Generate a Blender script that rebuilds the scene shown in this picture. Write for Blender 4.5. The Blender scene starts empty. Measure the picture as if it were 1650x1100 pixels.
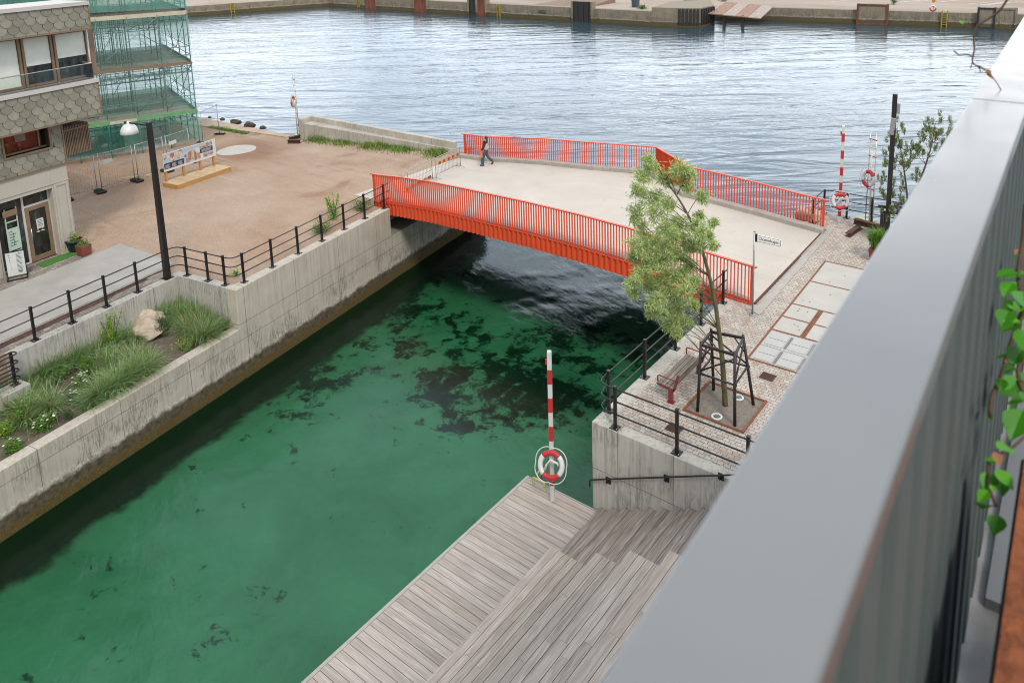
import bpy, bmesh, math, random
from math import sin, cos, pi, radians, atan2, sqrt, hypot
from mathutils import Vector, Matrix
random.seed(7)
scene = bpy.context.scene
col = scene.collection

# ------------------------------------------------------------------ survey of the place
# camera solved from the vanishing points of the photograph; water is z = 0, X/Y follow the right-hand quay
RC = ((0.79485463, -0.09097049, 0.59994207), (0.60624149, 0.16145998, -0.77871813), (-0.02602627, 0.98267749, 0.1834873))
PX, PY, FO, HC = 861.77, 120.53, 1256.54, 16.0
def ray(px, py):
    c = (px - PX, -(py - PY), -FO)
    return Vector([sum(RC[i][k] * c[k] for k in range(3)) for i in range(3)])
def bp(px, py, z):
    r = ray(px, py); t = (z - HC) / r.z
    return Vector((t * r.x, t * r.y, z))
def by(px, py, y):
    r = ray(px, py); t = y / r.y
    return Vector((t * r.x, y, HC + t * r.z))
# the left bank runs along its own direction: s along the canal wall, o inland from its face
LA = Vector((-23.1, 5.636, 0)); LD = Vector((-0.1846, 0.9828, 0)).normalized(); LM = Vector((-LD.y, LD.x, 0))
LR = atan2(LD.y, LD.x)
def LP(s, o, z=0.0):
    p = LA + LD * s + LM * o
    return Vector((p.x, p.y, z))
def so(px, py, z):
    q = bp(px, py, z) - LA
    return q.dot(LD), q.dot(LM)
def onl(px, py, o):
    r = ray(px, py); c = Vector((0, 0, HC))
    t = (o - (c - LA).dot(LM)) / r.dot(LM)
    p = c + r * t
    return (p - LA).dot(LD), p.z

# ------------------------------------------------------------------ mesh building
class MB:
    def __init__(s): s.v = []; s.f = []; s.r = []; s.m = []; s.sm = []
    def add(s, vs, fs, r=None, m=0, sm=False):
        b = len(s.v); s.v += [tuple(v) for v in vs]
        rr = random.random() if r is None else r
        for f in fs:
            s.f.append([b + i for i in f]); s.r.append(rr); s.m.append(m); s.sm.append(sm)
    def poly(s, pts, r=None, m=0): s.add(pts, [range(len(pts))], r, m)
    def box(s, x0, x1, y0, y1, z0, z1, r=None, m=0):
        s.add([(x0,y0,z0),(x1,y0,z0),(x1,y1,z0),(x0,y1,z0),(x0,y0,z1),(x1,y0,z1),(x1,y1,z1),(x0,y1,z1)],
              [(0,3,2,1),(4,5,6,7),(0,1,5,4),(1,2,6,5),(2,3,7,6),(3,0,4,7)], r, m)
    def hexa(s, a, b, r=None, m=0):     # a: four bottom points, b: four top points
        s.add(list(a)+list(b), [(0,3,2,1),(4,5,6,7),(0,1,5,4),(1,2,6,5),(2,3,7,6),(3,0,4,7)], r, m)
    def prism(s, pts, z0, z1, r=None, m=0):
        n = len(pts); vs = [(p[0],p[1],z0) for p in pts]+[(p[0],p[1],z1) for p in pts]
        s.add(vs, [list(range(n))[::-1], [n+i for i in range(n)]]+[(i,(i+1)%n,n+(i+1)%n,n+i) for i in range(n)], r, m)
    def beam(s, p, q, w, h, up=(0,0,1), r=None, m=0):
        p = Vector(p); q = Vector(q); d = (q-p).normalized(); u = Vector(up)
        if abs(d.dot(u)) > .98: u = Vector((1,0,0)) if abs(d.x) < .9 else Vector((0,1,0))
        x = d.cross(u).normalized()*(w/2); y = x.cross(d).normalized()*(h/2)
        s.hexa([p-x-y,p+x-y,p+x+y,p-x+y],[q-x-y,q+x-y,q+x+y,q-x+y], r, m)
    def path(s, pts, rad, n=8, r=None, m=0, closed=False, sm=True):
        pts = [Vector(p) for p in pts]; k = len(pts)
        rads = rad if isinstance(rad,(list,tuple)) else [rad]*k
        vs = []; prev = None
        for i,p in enumerate(pts):
            if closed: t = (pts[(i+1)%k]-pts[i-1])
            else: t = pts[min(i+1,k-1)]-pts[max(i-1,0)]
            t.normalize()
            if prev is None:
                u = Vector((0,0,1)) if abs(t.z) < .9 else Vector((1,0,0))
                x = t.cross(u).normalized()
            else:
                x = (prev - t*prev.dot(t)).normalized()
            prev = x; y = t.cross(x)
            for j in range(n):
                a = 2*pi*j/n; vs.append(p + (x*cos(a)+y*sin(a))*rads[i])
        fs = []
        for i in range(k if closed else k-1):
            i2 = (i+1)%k
            for j in range(n): fs.append((i*n+j, i*n+(j+1)%n, i2*n+(j+1)%n, i2*n+j))
        if not closed: fs += [list(range(n))[::-1], [(k-1)*n+j for j in range(n)]]
        s.add(vs, fs, r, m, sm)
    def tube(s, p, q, rad, n=8, r=None, m=0, r2=None): s.path([p,q],[rad, rad if r2 is None else r2], n, r, m)
    def lathe(s, prof, c=(0,0,0), n=16, r=None, m=0, sm=True):
        vs = []
        for (rr,z) in prof:
            for j in range(n): vs.append((c[0]+rr*cos(2*pi*j/n), c[1]+rr*sin(2*pi*j/n), c[2]+z))
        fs = [(i*n+j,i*n+(j+1)%n,(i+1)*n+(j+1)%n,(i+1)*n+j) for i in range(len(prof)-1) for j in range(n)]
        fs += [list(range(n))[::-1], [(len(prof)-1)*n+j for j in range(n)]]
        s.add(vs, fs, r, m, sm)
    def ring(s, c, ax, R, rad, a0=0, a1=2*pi, n=32, k=10, flat=1.0, r=None, m=0):   # torus arc round axis ax
        ax = Vector(ax).normalized(); u = ax.cross(Vector((0,0,1)))
        if u.length < .1: u = Vector((1,0,0))
        u.normalize(); w = ax.cross(u); c = Vector(c)
        vs = []; full = abs(a1-a0-2*pi) < 1e-4; nn = n if full else n+1
        for i in range(nn):
            a = a0+(a1-a0)*i/n; d = u*cos(a)+w*sin(a)
            for j in range(k):
                b = 2*pi*j/k; vs.append(c+d*(R+rad*cos(b))+ax*(rad*flat*sin(b)))
        fs = []
        for i in range(n):
            i2 = (i+1)%nn
            for j in range(k): fs.append((i*k+j,i2*k+j,i2*k+(j+1)%k,i*k+(j+1)%k))
        if not full: fs += [list(range(k)), [(nn-1)*k+j for j in range(k)][::-1]]
        s.add(vs, fs, r, m, True)
    def build(s, name, mats, parent=None, loc=None, rz=0, bevel=0, seg=1, noise=0):
        me = bpy.data.meshes.new(name); me.from_pydata(s.v, [], s.f)
        a = me.attributes.new('rnd','FLOAT','FACE'); a.data.foreach_set('value', s.r)
        for mm in (mats if isinstance(mats,(list,tuple)) else [mats]): me.materials.append(mm)
        me.polygons.foreach_set('material_index', s.m); me.polygons.foreach_set('use_smooth', s.sm)
        me.update()
        o = bpy.data.objects.new(name, me); col.objects.link(o)
        if parent is not None: o.parent = parent
        if loc is not None: o.location = loc
        o.rotation_euler = (0,0,rz)
        if bevel:
            b = o.modifiers.new('bevel','BEVEL'); b.width = bevel; b.segments = seg; b.limit_method = 'ANGLE'; b.angle_limit = radians(40)
        return o

def tag(o, label, cat, group=None, kind=None):
    o['label'] = label; o['category'] = cat
    if group: o['group'] = group
    if kind: o['kind'] = kind
    return o
def thing(name, label, cat, loc=(0,0,0), rz=0, group=None):
    o = bpy.data.objects.new(name, None); col.objects.link(o)
    o.location = loc; o.rotation_euler = (0,0,rz); o.empty_display_size = .2
    return tag(o, label, cat, group)
def struct(o): o['kind'] = 'structure'; return o
def dup(root, loc, rz=None, label=None):
    r = root.copy(); col.objects.link(r); r.location = loc
    if rz is not None: r.rotation_euler = (0,0,rz)
    if label: r['label'] = label
    for ch in list(root.children):
        c = ch.copy(); col.objects.link(c); c.parent = r
        for g in list(ch.children):
            d = g.copy(); col.objects.link(d); d.parent = c
    return r
def fillet(pts, rad, k=5):
    pts = [Vector(p) for p in pts]; out = [pts[0]]
    for i in range(1, len(pts)-1):
        a = (pts[i-1]-pts[i]); b = (pts[i+1]-pts[i]); d = min(rad, a.length*.45, b.length*.45)
        p0 = pts[i]+a.normalized()*d; p1 = pts[i]+b.normalized()*d
        for j in range(k+1):
            t = j/k; out.append(p0*(1-t)**2+pts[i]*2*t*(1-t)+p1*t*t)
    out.append(pts[-1]); return out
def text_mesh(name, s, size, m, parent, loc, rot, depth=.002):
    cu = bpy.data.curves.new(name, 'FONT'); cu.body = s; cu.size = size; cu.extrude = depth
    cu.align_x = 'CENTER'; cu.align_y = 'CENTER'
    t = bpy.data.objects.new(name, cu); col.objects.link(t)
    dg = bpy.context.evaluated_depsgraph_get(); me = bpy.data.meshes.new_from_object(t.evaluated_get(dg))
    bpy.data.objects.remove(t); bpy.data.curves.remove(cu)
    me.name = name; me.materials.clear(); me.materials.append(m)
    o = bpy.data.objects.new(name, me); col.objects.link(o); o.parent = parent; o.location = loc; o.rotation_euler = rot
    return o

# ------------------------------------------------------------------ materials
class NT:
    def __init__(s, name):
        s.mat = bpy.data.materials.new(name); s.mat.use_nodes = True; s.t = s.mat.node_tree; s.t.nodes.clear()
        s.out = s.n('ShaderNodeOutputMaterial'); s.tc = s.n('ShaderNodeTexCoord'); s.geo = s.n('ShaderNodeNewGeometry')
        s.obj = s.tc.outputs['Object']; s.pos = s.geo.outputs['Position']
    def n(s, t, **k):
        x = s.t.nodes.new(t)
        for a,b in k.items(): setattr(x,a,b)
        return x
    def l(s, a, b):
        if hasattr(a, 'is_output'): s.t.links.new(a, b)
        else:
            try: b.default_value = a
            except Exception: b.default_value = tuple(a)+(1,)
    def math(s, op, a, b=None, c=None, clamp=False):
        x = s.n('ShaderNodeMath', operation=op, use_clamp=clamp); s.l(a, x.inputs[0])
        if b is not None: s.l(b, x.inputs[1])
        if c is not None: s.l(c, x.inputs[2])
        return x.outputs[0]
    def mix(s, f, a, b, mode='MIX'):
        x = s.n('ShaderNodeMix', data_type='RGBA', blend_type=mode); s.l(f, x.inputs[0]); s.l(a, x.inputs[6]); s.l(b, x.inputs[7])
        return x.outputs[2]
    def map(s, v, scale=(1,1,1), rot=(0,0,0), loc=(0,0,0)):
        x = s.n('ShaderNodeMapping'); s.l(v, x.inputs[0]); x.inputs['Scale'].default_value = scale; x.inputs['Rotation'].default_value = rot; x.inputs['Location'].default_value = loc
        return x.outputs[0]
    def noise(s, v, scale, detail=3, rough=.55, dist=0, color=False):
        x = s.n('ShaderNodeTexNoise'); s.l(v, x.inputs['Vector']); x.inputs['Scale'].default_value = scale
        x.inputs['Detail'].default_value = detail; x.inputs['Roughness'].default_value = rough; x.inputs['Distortion'].default_value = dist
        return x.outputs['Color' if color else 'Fac']
    def voro(s, v, scale, feature='F1', out='Distance'):
        x = s.n('ShaderNodeTexVoronoi', feature=feature); s.l(v, x.inputs['Vector']); x.inputs['Scale'].default_value = scale
        return x.outputs[out]
    def ramp(s, f, stops, interp='LINEAR'):
        x = s.n('ShaderNodeValToRGB'); s.l(f, x.inputs[0]); e = x.color_ramp.elements; x.color_ramp.interpolation = interp
        while len(e) < len(stops): e.new(.5)
        for k,(p,c) in zip(e, stops):
            k.position = p; k.color = (c,c,c,1) if isinstance(c,(int,float)) else tuple(c)+(1,)
        return x.outputs[0]
    def step(s, f, a, b):   # smooth 0..1 between a and b
        x = s.n('ShaderNodeMapRange', interpolation_type='SMOOTHSTEP'); s.l(f, x.inputs[0]); x.inputs[1].default_value = a; x.inputs[2].default_value = b
        return x.outputs[0]
    def sep(s, v):
        x = s.n('ShaderNodeSeparateXYZ'); s.l(v, x.inputs[0]); return x.outputs
    def attr(s, name):
        return s.n('ShaderNodeAttribute', attribute_name=name).outputs['Fac']
    def bump(s, h, strength=.3, dist=.02, nrm=None):
        x = s.n('ShaderNodeBump'); s.l(h, x.inputs['Height']); x.inputs['Strength'].default_value = strength; x.inputs['Distance'].default_value = dist
        if nrm is not None: s.l(nrm, x.inputs['Normal'])
        return x.outputs[0]
    def pbr(s, c, rough=.6, metal=0, nrm=None, spec=.5, coat=0, alpha=None):
        x = s.n('ShaderNodeBsdfPrincipled'); s.l(c, x.inputs['Base Color']); s.l(rough, x.inputs['Roughness']); x.inputs['Metallic'].default_value = metal
        x.inputs['Specular IOR Level'].default_value = spec
        if nrm is not None: s.l(nrm, x.inputs['Normal'])
        if coat: x.inputs['Coat Weight'].default_value = coat; x.inputs['Coat Roughness'].default_value = .1
        s.t.links.new(x.outputs[0], s.out.inputs[0]); return x
KA = .70     # overall albedo level
def sc(c, k): return tuple(min(1, x*k) for x in c)

def basic(name, c, rough=.6, metal=0, var=.12, nscale=5, bump=.15, bscale=60, rnd=0, stretch=(1,1,1), dirt=0, dirtc=(.12,.1,.08), spec=.5, coat=0):
    c = sc(c,KA); dirtc = sc(dirtc,KA); g = NT(name); v = g.map(g.obj, stretch)
    k = g.noise(v, nscale, 4)
    cc = g.ramp(k, [(.25, sc(c,1-var)), (.75, sc(c,1+var))])
    if rnd:
        f = g.math('MULTIPLY_ADD', g.attr('rnd'), rnd*2, 1-rnd)
        cc = mulv(g, cc, f)
    if dirt:
        d = g.noise(g.map(g.obj,(1,1,.35)), 9, 6, .65); d = g.math('MULTIPLY', g.step(d,.52,.72), dirt)
        cc = g.mix(d, cc, dirtc)
    nr = None
    if bump: nr = g.bump(g.noise(v, bscale, 3), bump, .01)
    g.pbr(cc, rough, metal, nr, spec, coat)
    return g.mat
def mulv(g, c, f):
    x = g.n('ShaderNodeVectorMath', operation='SCALE'); g.l(c, x.inputs[0]); g.l(f, x.inputs['Scale']); return x.outputs[0]

def m_concrete(name, c=(.40,.38,.345), algae=False, streak=.5, lichen=.5, joints=None, bump=.25):
    c = sc(c,KA+.04); g = NT(name); z = g.sep(g.pos)[2]
    base = g.ramp(g.noise(g.obj, 1.3, 6, .6), [(.3, sc(c,.86)), (.7, sc(c,1.1))])
    fine = g.noise(g.obj, 28, 4, .6)
    base = g.mix(.25, base, g.ramp(fine, [(.3,sc(c,.75)),(.7,sc(c,1.2))]))
    sv = g.map(g.pos, (9,9,.35))
    st = g.noise(sv, 1, 5, .6)
    base = g.mix(g.math('MULTIPLY', g.step(st,.46,.7), streak), base, sc(c,.58))
    base = g.mix(g.math('MULTIPLY', g.step(g.noise(g.map(g.pos,(5,5,.25),loc=(3,7,1)),1,4),.55,.8), streak*.8), base, sc(c,1.3))
    # form boards
    bd = g.noise(g.map(g.pos,(11,11,.02)), 1, 1)
    base = g.mix(.22, base, mulv(g, base, g.math('MULTIPLY_ADD', bd, 1.1, .45)))
    if lichen:
        q = g.math('MULTIPLY', g.step(g.noise(g.map(g.pos,(.9,.9,.8)),1,3),.42,.56), g.step(g.noise(g.map(g.pos,(22,22,3)),1,5,.7),.44,.6))
        if algae:
            q = g.math('MULTIPLY', q, g.math('MULTIPLY', g.step(z,.55,.8), g.step(z,2.6,.9)))
        base = g.mix(g.math('MULTIPLY', q, lichen), base, (.055,.052,.045))
    if joints:
        # cast joints every "step" metres along the object's x and at given heights
        x = g.sep(g.obj)[0]; stp, hs = joints
        fr = g.math('ABSOLUTE', g.math('SUBTRACT', g.math('FRACT', g.math('DIVIDE', x, stp)), .5))
        jm = g.math('LESS_THAN', fr, .012/stp)
        for h in hs:
            jm = g.math('MAXIMUM', jm, g.math('LESS_THAN', g.math('ABSOLUTE', g.math('SUBTRACT', z, h)), .011))
        base = g.mix(g.math('MULTIPLY', jm, .7), base, (.1,.095,.085))
    if algae:
        wob = g.math('MULTIPLY_ADD', g.noise(g.pos, 2.2, 5, .65), .5, -.25)
        zz = g.math('ADD', z, wob)
        dk = g.step(zz, .78, .58)
        wl = g.math('MULTIPLY', g.math('MULTIPLY', g.step(zz,.62,.74), g.step(zz,.95,.78)), g.step(g.noise(g.pos,12,4,.7),.5,.6))
        base = g.mix(g.math('MULTIPLY',wl,.75), base, (.62,.6,.55))
        base = g.mix(dk, base, g.ramp(g.noise(g.pos, 7, 5), [(.3,(.045,.036,.024)),(.7,(.13,.105,.065))]))
        oc = g.step(g.math('ADD', z, g.math('MULTIPLY',wob,.25)), .38, .24)
        base = g.mix(oc, base, g.ramp(g.noise(g.pos, 26, 4, .7), [(.32,(.05,.03,.008)),(.55,(.11,.075,.022)),(.72,(.21,.16,.06))]))
        base = g.mix(g.step(z,.06,-.05), base, (.05,.058,.032))
    h = g.math('ADD', g.noise(g.pos, 40, 4, .6), g.math('MULTIPLY', bd, .6))
    g.pbr(base, .85, 0, g.bump(h, bump, .012), .3)
    return g.mat

def m_gravel():
    g = NT('gravel'); p = g.obj
    a = g.ramp(g.noise(p, .12, 4, .6, .4), [(.32,(.31,.18,.11)),(.5,(.36,.255,.18)),(.68,(.41,.32,.24))])
    b = g.ramp(g.noise(p, .5, 5, .65), [(.3,(.255,.16,.1)),(.65,(.365,.275,.205))])
    c = g.mix(.45, a, b)
    c = g.mix(g.math('MULTIPLY', g.step(g.noise(g.map(p,(.3,.3,1),loc=(5,2,0)),1,3,.5,1.0),.56,.72),.5), c, (.2,.09,.05))
    w = g.voro(p, 38, 'F1', 'Color'); wv = g.sep(w)[0]
    c = mulv(g, c, g.math('MULTIPLY_ADD', wv, .42, .79))
    c = g.mix(g.math('MULTIPLY', g.math('GREATER_THAN', g.sep(g.voro(p,24,'F1','Color'))[1], .95), .4), c, (.42,.37,.33))
    # tyre tracks: faint arcs
    tr = g.n('ShaderNodeTexWave', wave_type='RINGS', rings_direction='Z'); g.l(g.map(p,(.06,.06,.06),loc=(1.7,-2.4,0)), tr.inputs['Vector'])
    tr.inputs['Scale'].default_value = 4.2; tr.inputs['Distortion'].default_value = 3; tr.inputs['Detail'].default_value = 3
    c = g.mix(g.math('MULTIPLY', g.step(tr.outputs['Fac'],.75,1.0), .07), c, (.38,.3,.25))
    dc = bp(381,242,3.5); dd_ = g.n('ShaderNodeVectorMath',operation='DISTANCE'); g.l(p,dd_.inputs[0]); dd_.inputs[1].default_value = (dc.x+.4,dc.y+.3,3.5)
    rg = g.math('ADD', dd_.outputs['Value'], g.math('MULTIPLY',g.noise(p,.8,4,.6),1.6)); c = g.mix(g.math('MULTIPLY',g.step(rg,4.2,2.0),.6), c, (.19,.085,.05))
    so2 = g.noise(g.map(p,loc=(2,8,0)),.09,4,.6,.8); c = g.mix(g.math('MULTIPLY',g.step(so2,.54,.68),.22), c, (.17,.12,.095))
    c = g.mix(g.math('MULTIPLY',g.step(g.noise(p,3.2,5,.7),.6,.72),.3), c, (.2,.13,.1))
    tk = g.noise(g.map(p,(.09,1.5,1),(0,0,radians(-24))),1,4,.55,.5); c = g.mix(g.math('MULTIPLY',g.step(tk,.56,.7),.3), c, (.47,.37,.30))
    tk2 = g.noise(g.map(p,(.08,1.9,1),(0,0,radians(-62)),(3,1,0)),1,4,.55,.6); c = g.mix(g.math('MULTIPLY',g.step(tk2,.58,.72),.25), c, (.24,.15,.11))
    g.pbr(c, .95, 0, g.bump(g.math('ADD', g.voro(p,34), g.math('MULTIPLY',g.noise(p,2.5,4),1.2)), .5, .03), .2)
    return g.mat

def m_setts(name, c1, c2, mortar, bw=.135, bh=.105):
    g = NT(name)
    d = g.noise(g.obj, 7, 2, .5, 0, True)
    x = g.n('ShaderNodeVectorMath', operation='MULTIPLY_ADD'); g.l(d, x.inputs[0]); x.inputs[1].default_value = (.075,.075,0); g.l(g.obj, x.inputs[2])
    b = g.n('ShaderNodeTexBrick'); g.l(x.outputs[0], b.inputs['Vector']); b.inputs['Scale'].default_value = 1
    b.inputs['Brick Width'].default_value = bw; b.inputs['Row Height'].default_value = bh; b.inputs['Mortar Size'].default_value = .008; b.inputs['Mortar Smooth'].default_value = .35
    b.inputs['Color1'].default_value = c1+(1,); b.inputs['Color2'].default_value = c2+(1,); b.inputs['Mortar'].default_value = mortar+(1,)
    b.inputs['Bias'].default_value = -.1; b.offset = .5
    c = b.outputs['Color']; mo = b.outputs['Fac']
    # a rust-pink or pale stone here and there
    cell = g.n('ShaderNodeTexWhiteNoise', noise_dimensions='2D')
    sn = g.n('ShaderNodeVectorMath', operation='SNAP'); g.l(x.outputs[0], sn.inputs[0]); sn.inputs[1].default_value = (bw,bh*2,1); g.l(sn.outputs[0], cell.inputs['Vector'])
    inv = g.math('SUBTRACT', 1, mo)
    c = g.mix(g.math('MULTIPLY', g.math('MULTIPLY', g.math('GREATER_THAN', cell.outputs['Value'], .8), inv), .35), c, (.32,.2,.14))
    c = g.mix(g.math('MULTIPLY', g.math('MULTIPLY', g.math('LESS_THAN', cell.outputs['Value'], .1), inv), .55), c, (.46,.43,.39))
    c = mulv(g, c, g.math('MULTIPLY_ADD', g.noise(g.obj,.7,4), .5, .74))
    g.pbr(c, .85, 0, g.bump(g.math('SUBTRACT', g.math('MULTIPLY',g.noise(g.obj,30,3),.3), mo), .55, .012), .3)
    return g.mat

def m_planks(name, grain='x', c=((.36,.31,.27),(.20,.155,.125)), dark=.25):
    c = [sc(q,.74) for q in c]; g = NT(name); stc = (.8,14,6) if grain == 'x' else (14,.8,6)
    rn = g.attr('rnd')
    off = g.n('ShaderNodeVectorMath', operation='ADD'); g.l(g.obj, off.inputs[0])
    cx = g.n('ShaderNodeCombineXYZ'); g.l(g.math('MULTIPLY',rn,37), cx.inputs[0]); g.l(g.math('MULTIPLY',rn,53), cx.inputs[1]); g.l(cx.outputs[0], off.inputs[1])
    gr = g.noise(g.map(off.outputs[0], stc), 1.6, 7, .62, .7)
    a = g.ramp(gr, [(.28,c[1]),(.5,tuple((x+y)/2 for x,y in zip(*c))),(.66,c[0])])
    tone = g.ramp(rn, [(0,(.78,.76,.74)),(.35,(1,.98,.97)),(.7,(1.12,1.1,1.1)),(1,(.92,.84,.78))])
    a = g.mix(.75, a, tone, 'MULTIPLY')
    fl = g.noise(g.map(off.outputs[0], stc), .5, 3)
    a = g.mix(g.math('MULTIPLY', g.step(fl,.58,.72), dark), a, (.17,.10,.065))
    a = g.mix(g.math('MULTIPLY', g.math('GREATER_THAN', rn, .985), .6), a, (.14,.085,.055))
    g.pbr(a, .8, 0, g.bump(gr, .25, .006), .3)
    return g.mat

def m_leaf(name, c, var=.35, rough=.5):
    g = NT(name); rn = g.attr('rnd')
    a = g.ramp(rn, [(0,sc(c,1-var)),(.5,c),(.85,sc(c,1+var)),(1,(min(1,c[0]*1.9),min(1,c[1]*1.5),c[2]*1.3))])
    b = g.pbr(a, rough, 0, None, .4)
    tr = g.n('ShaderNodeBsdfTranslucent'); g.l(g.mix(1,a,(1.2,1.25,.7),'MULTIPLY'), tr.inputs[0])
    mx = g.n('ShaderNodeMixShader'); mx.inputs[0].default_value = .3
    g.t.links.new(b.outputs[0], mx.inputs[1]); g.t.links.new(tr.outputs[0], mx.inputs[2]); g.t.links.new(mx.outputs[0], g.out.inputs[0])
    return g.mat

def m_glass(name, tint=(.02,.025,.022), rough=.03):
    g = NT(name); tint = g.ramp(g.noise(g.map(g.obj,(3,3,1)),1.6,4,.6,.6),[(.4,sc(tint,.35)),(.6,tint),(.72,sc(tint,3.2))]); g.pbr(tint, rough, 0, g.bump(g.noise(g.obj,1.6,3), .12, .02), .45); return g.mat
def m_pane(name, tint=(.95,.98,.965), refl=-.05):
    g = NT(name); t = g.n('ShaderNodeBsdfTransparent'); g.l(tint, t.inputs[0]); gl = g.n('ShaderNodeBsdfGlossy'); gl.inputs['Roughness'].default_value = .02
    mx = g.n('ShaderNodeMixShader'); fr = g.n('ShaderNodeFresnel'); fr.inputs[0].default_value = 1.5
    g.l(g.math('ADD', fr.outputs[0], refl*.3), mx.inputs[0])
    g.t.links.new(t.outputs[0], mx.inputs[1]); g.t.links.new(gl.outputs[0], mx.inputs[2]); g.t.links.new(mx.outputs[0], g.out.inputs[0]); return g.mat
def m_net(name, c, a):
    g = NT(name); t = g.n('ShaderNodeBsdfTransparent'); d = g.n('ShaderNodeBsdfDiffuse'); g.l(c, d.inputs[0])
    tl = g.n('ShaderNodeBsdfTranslucent'); g.l(c, tl.inputs[0]); m2 = g.n('ShaderNodeMixShader'); m2.inputs[0].default_value = .5
    g.t.links.new(d.outputs[0], m2.inputs[1]); g.t.links.new(tl.outputs[0], m2.inputs[2])
    mx = g.n('ShaderNodeMixShader'); f = g.math('MULTIPLY_ADD', g.noise(g.map(g.obj,(1,1,.5)),.7,3), .35, a-.17); g.l(f, mx.inputs[0])
    g.t.links.new(t.outputs[0], mx.inputs[1]); g.t.links.new(m2.outputs[0], mx.inputs[2]); g.t.links.new(mx.outputs[0], g.out.inputs[0]); return g.mat

def m_deck():
    g = NT('bridge_concrete'); p = g.pos; c = sc((.69,.625,.54),KA)
    a = g.ramp(g.noise(p,.45,6,.6,.3),[(.3,sc(c,.88)),(.7,sc(c,1.07))])
    a = g.mix(.2,a,g.ramp(g.noise(p,22,4,.6),[(.3,sc(c,.7)),(.7,sc(c,1.2))]))
    tr = g.noise(g.map(p,(.12,2.2,1),(0,0,radians(-6))),1,5,.6,.3); a = g.mix(g.math('MULTIPLY',g.step(tr,.55,.75),.28),a,sc(c,.72))
    sp = g.noise(p,1.7,6,.7); a = g.mix(g.math('MULTIPLY',g.step(sp,.62,.7),.35),a,sc(c,.66))
    sp2 = g.noise(g.map(p,loc=(9,4,0)),5,3,.6); a = g.mix(g.math('MULTIPLY',g.step(sp2,.70,.74),.5),a,sc(c,.5))
    vr = g.n('ShaderNodeTexVoronoi',feature='DISTANCE_TO_EDGE'); g.l(g.map(p,(.2,.2,.2)),vr.inputs['Vector']); vr.inputs['Scale'].default_value = 1
    a = g.mix(g.math('MULTIPLY',g.step(vr.outputs['Distance'],.006,.002),.0),a,sc(c,.5))
    g.pbr(a,.86,0,g.bump(g.noise(p,50,4),.14,.01),.3); return g.mat
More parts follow.
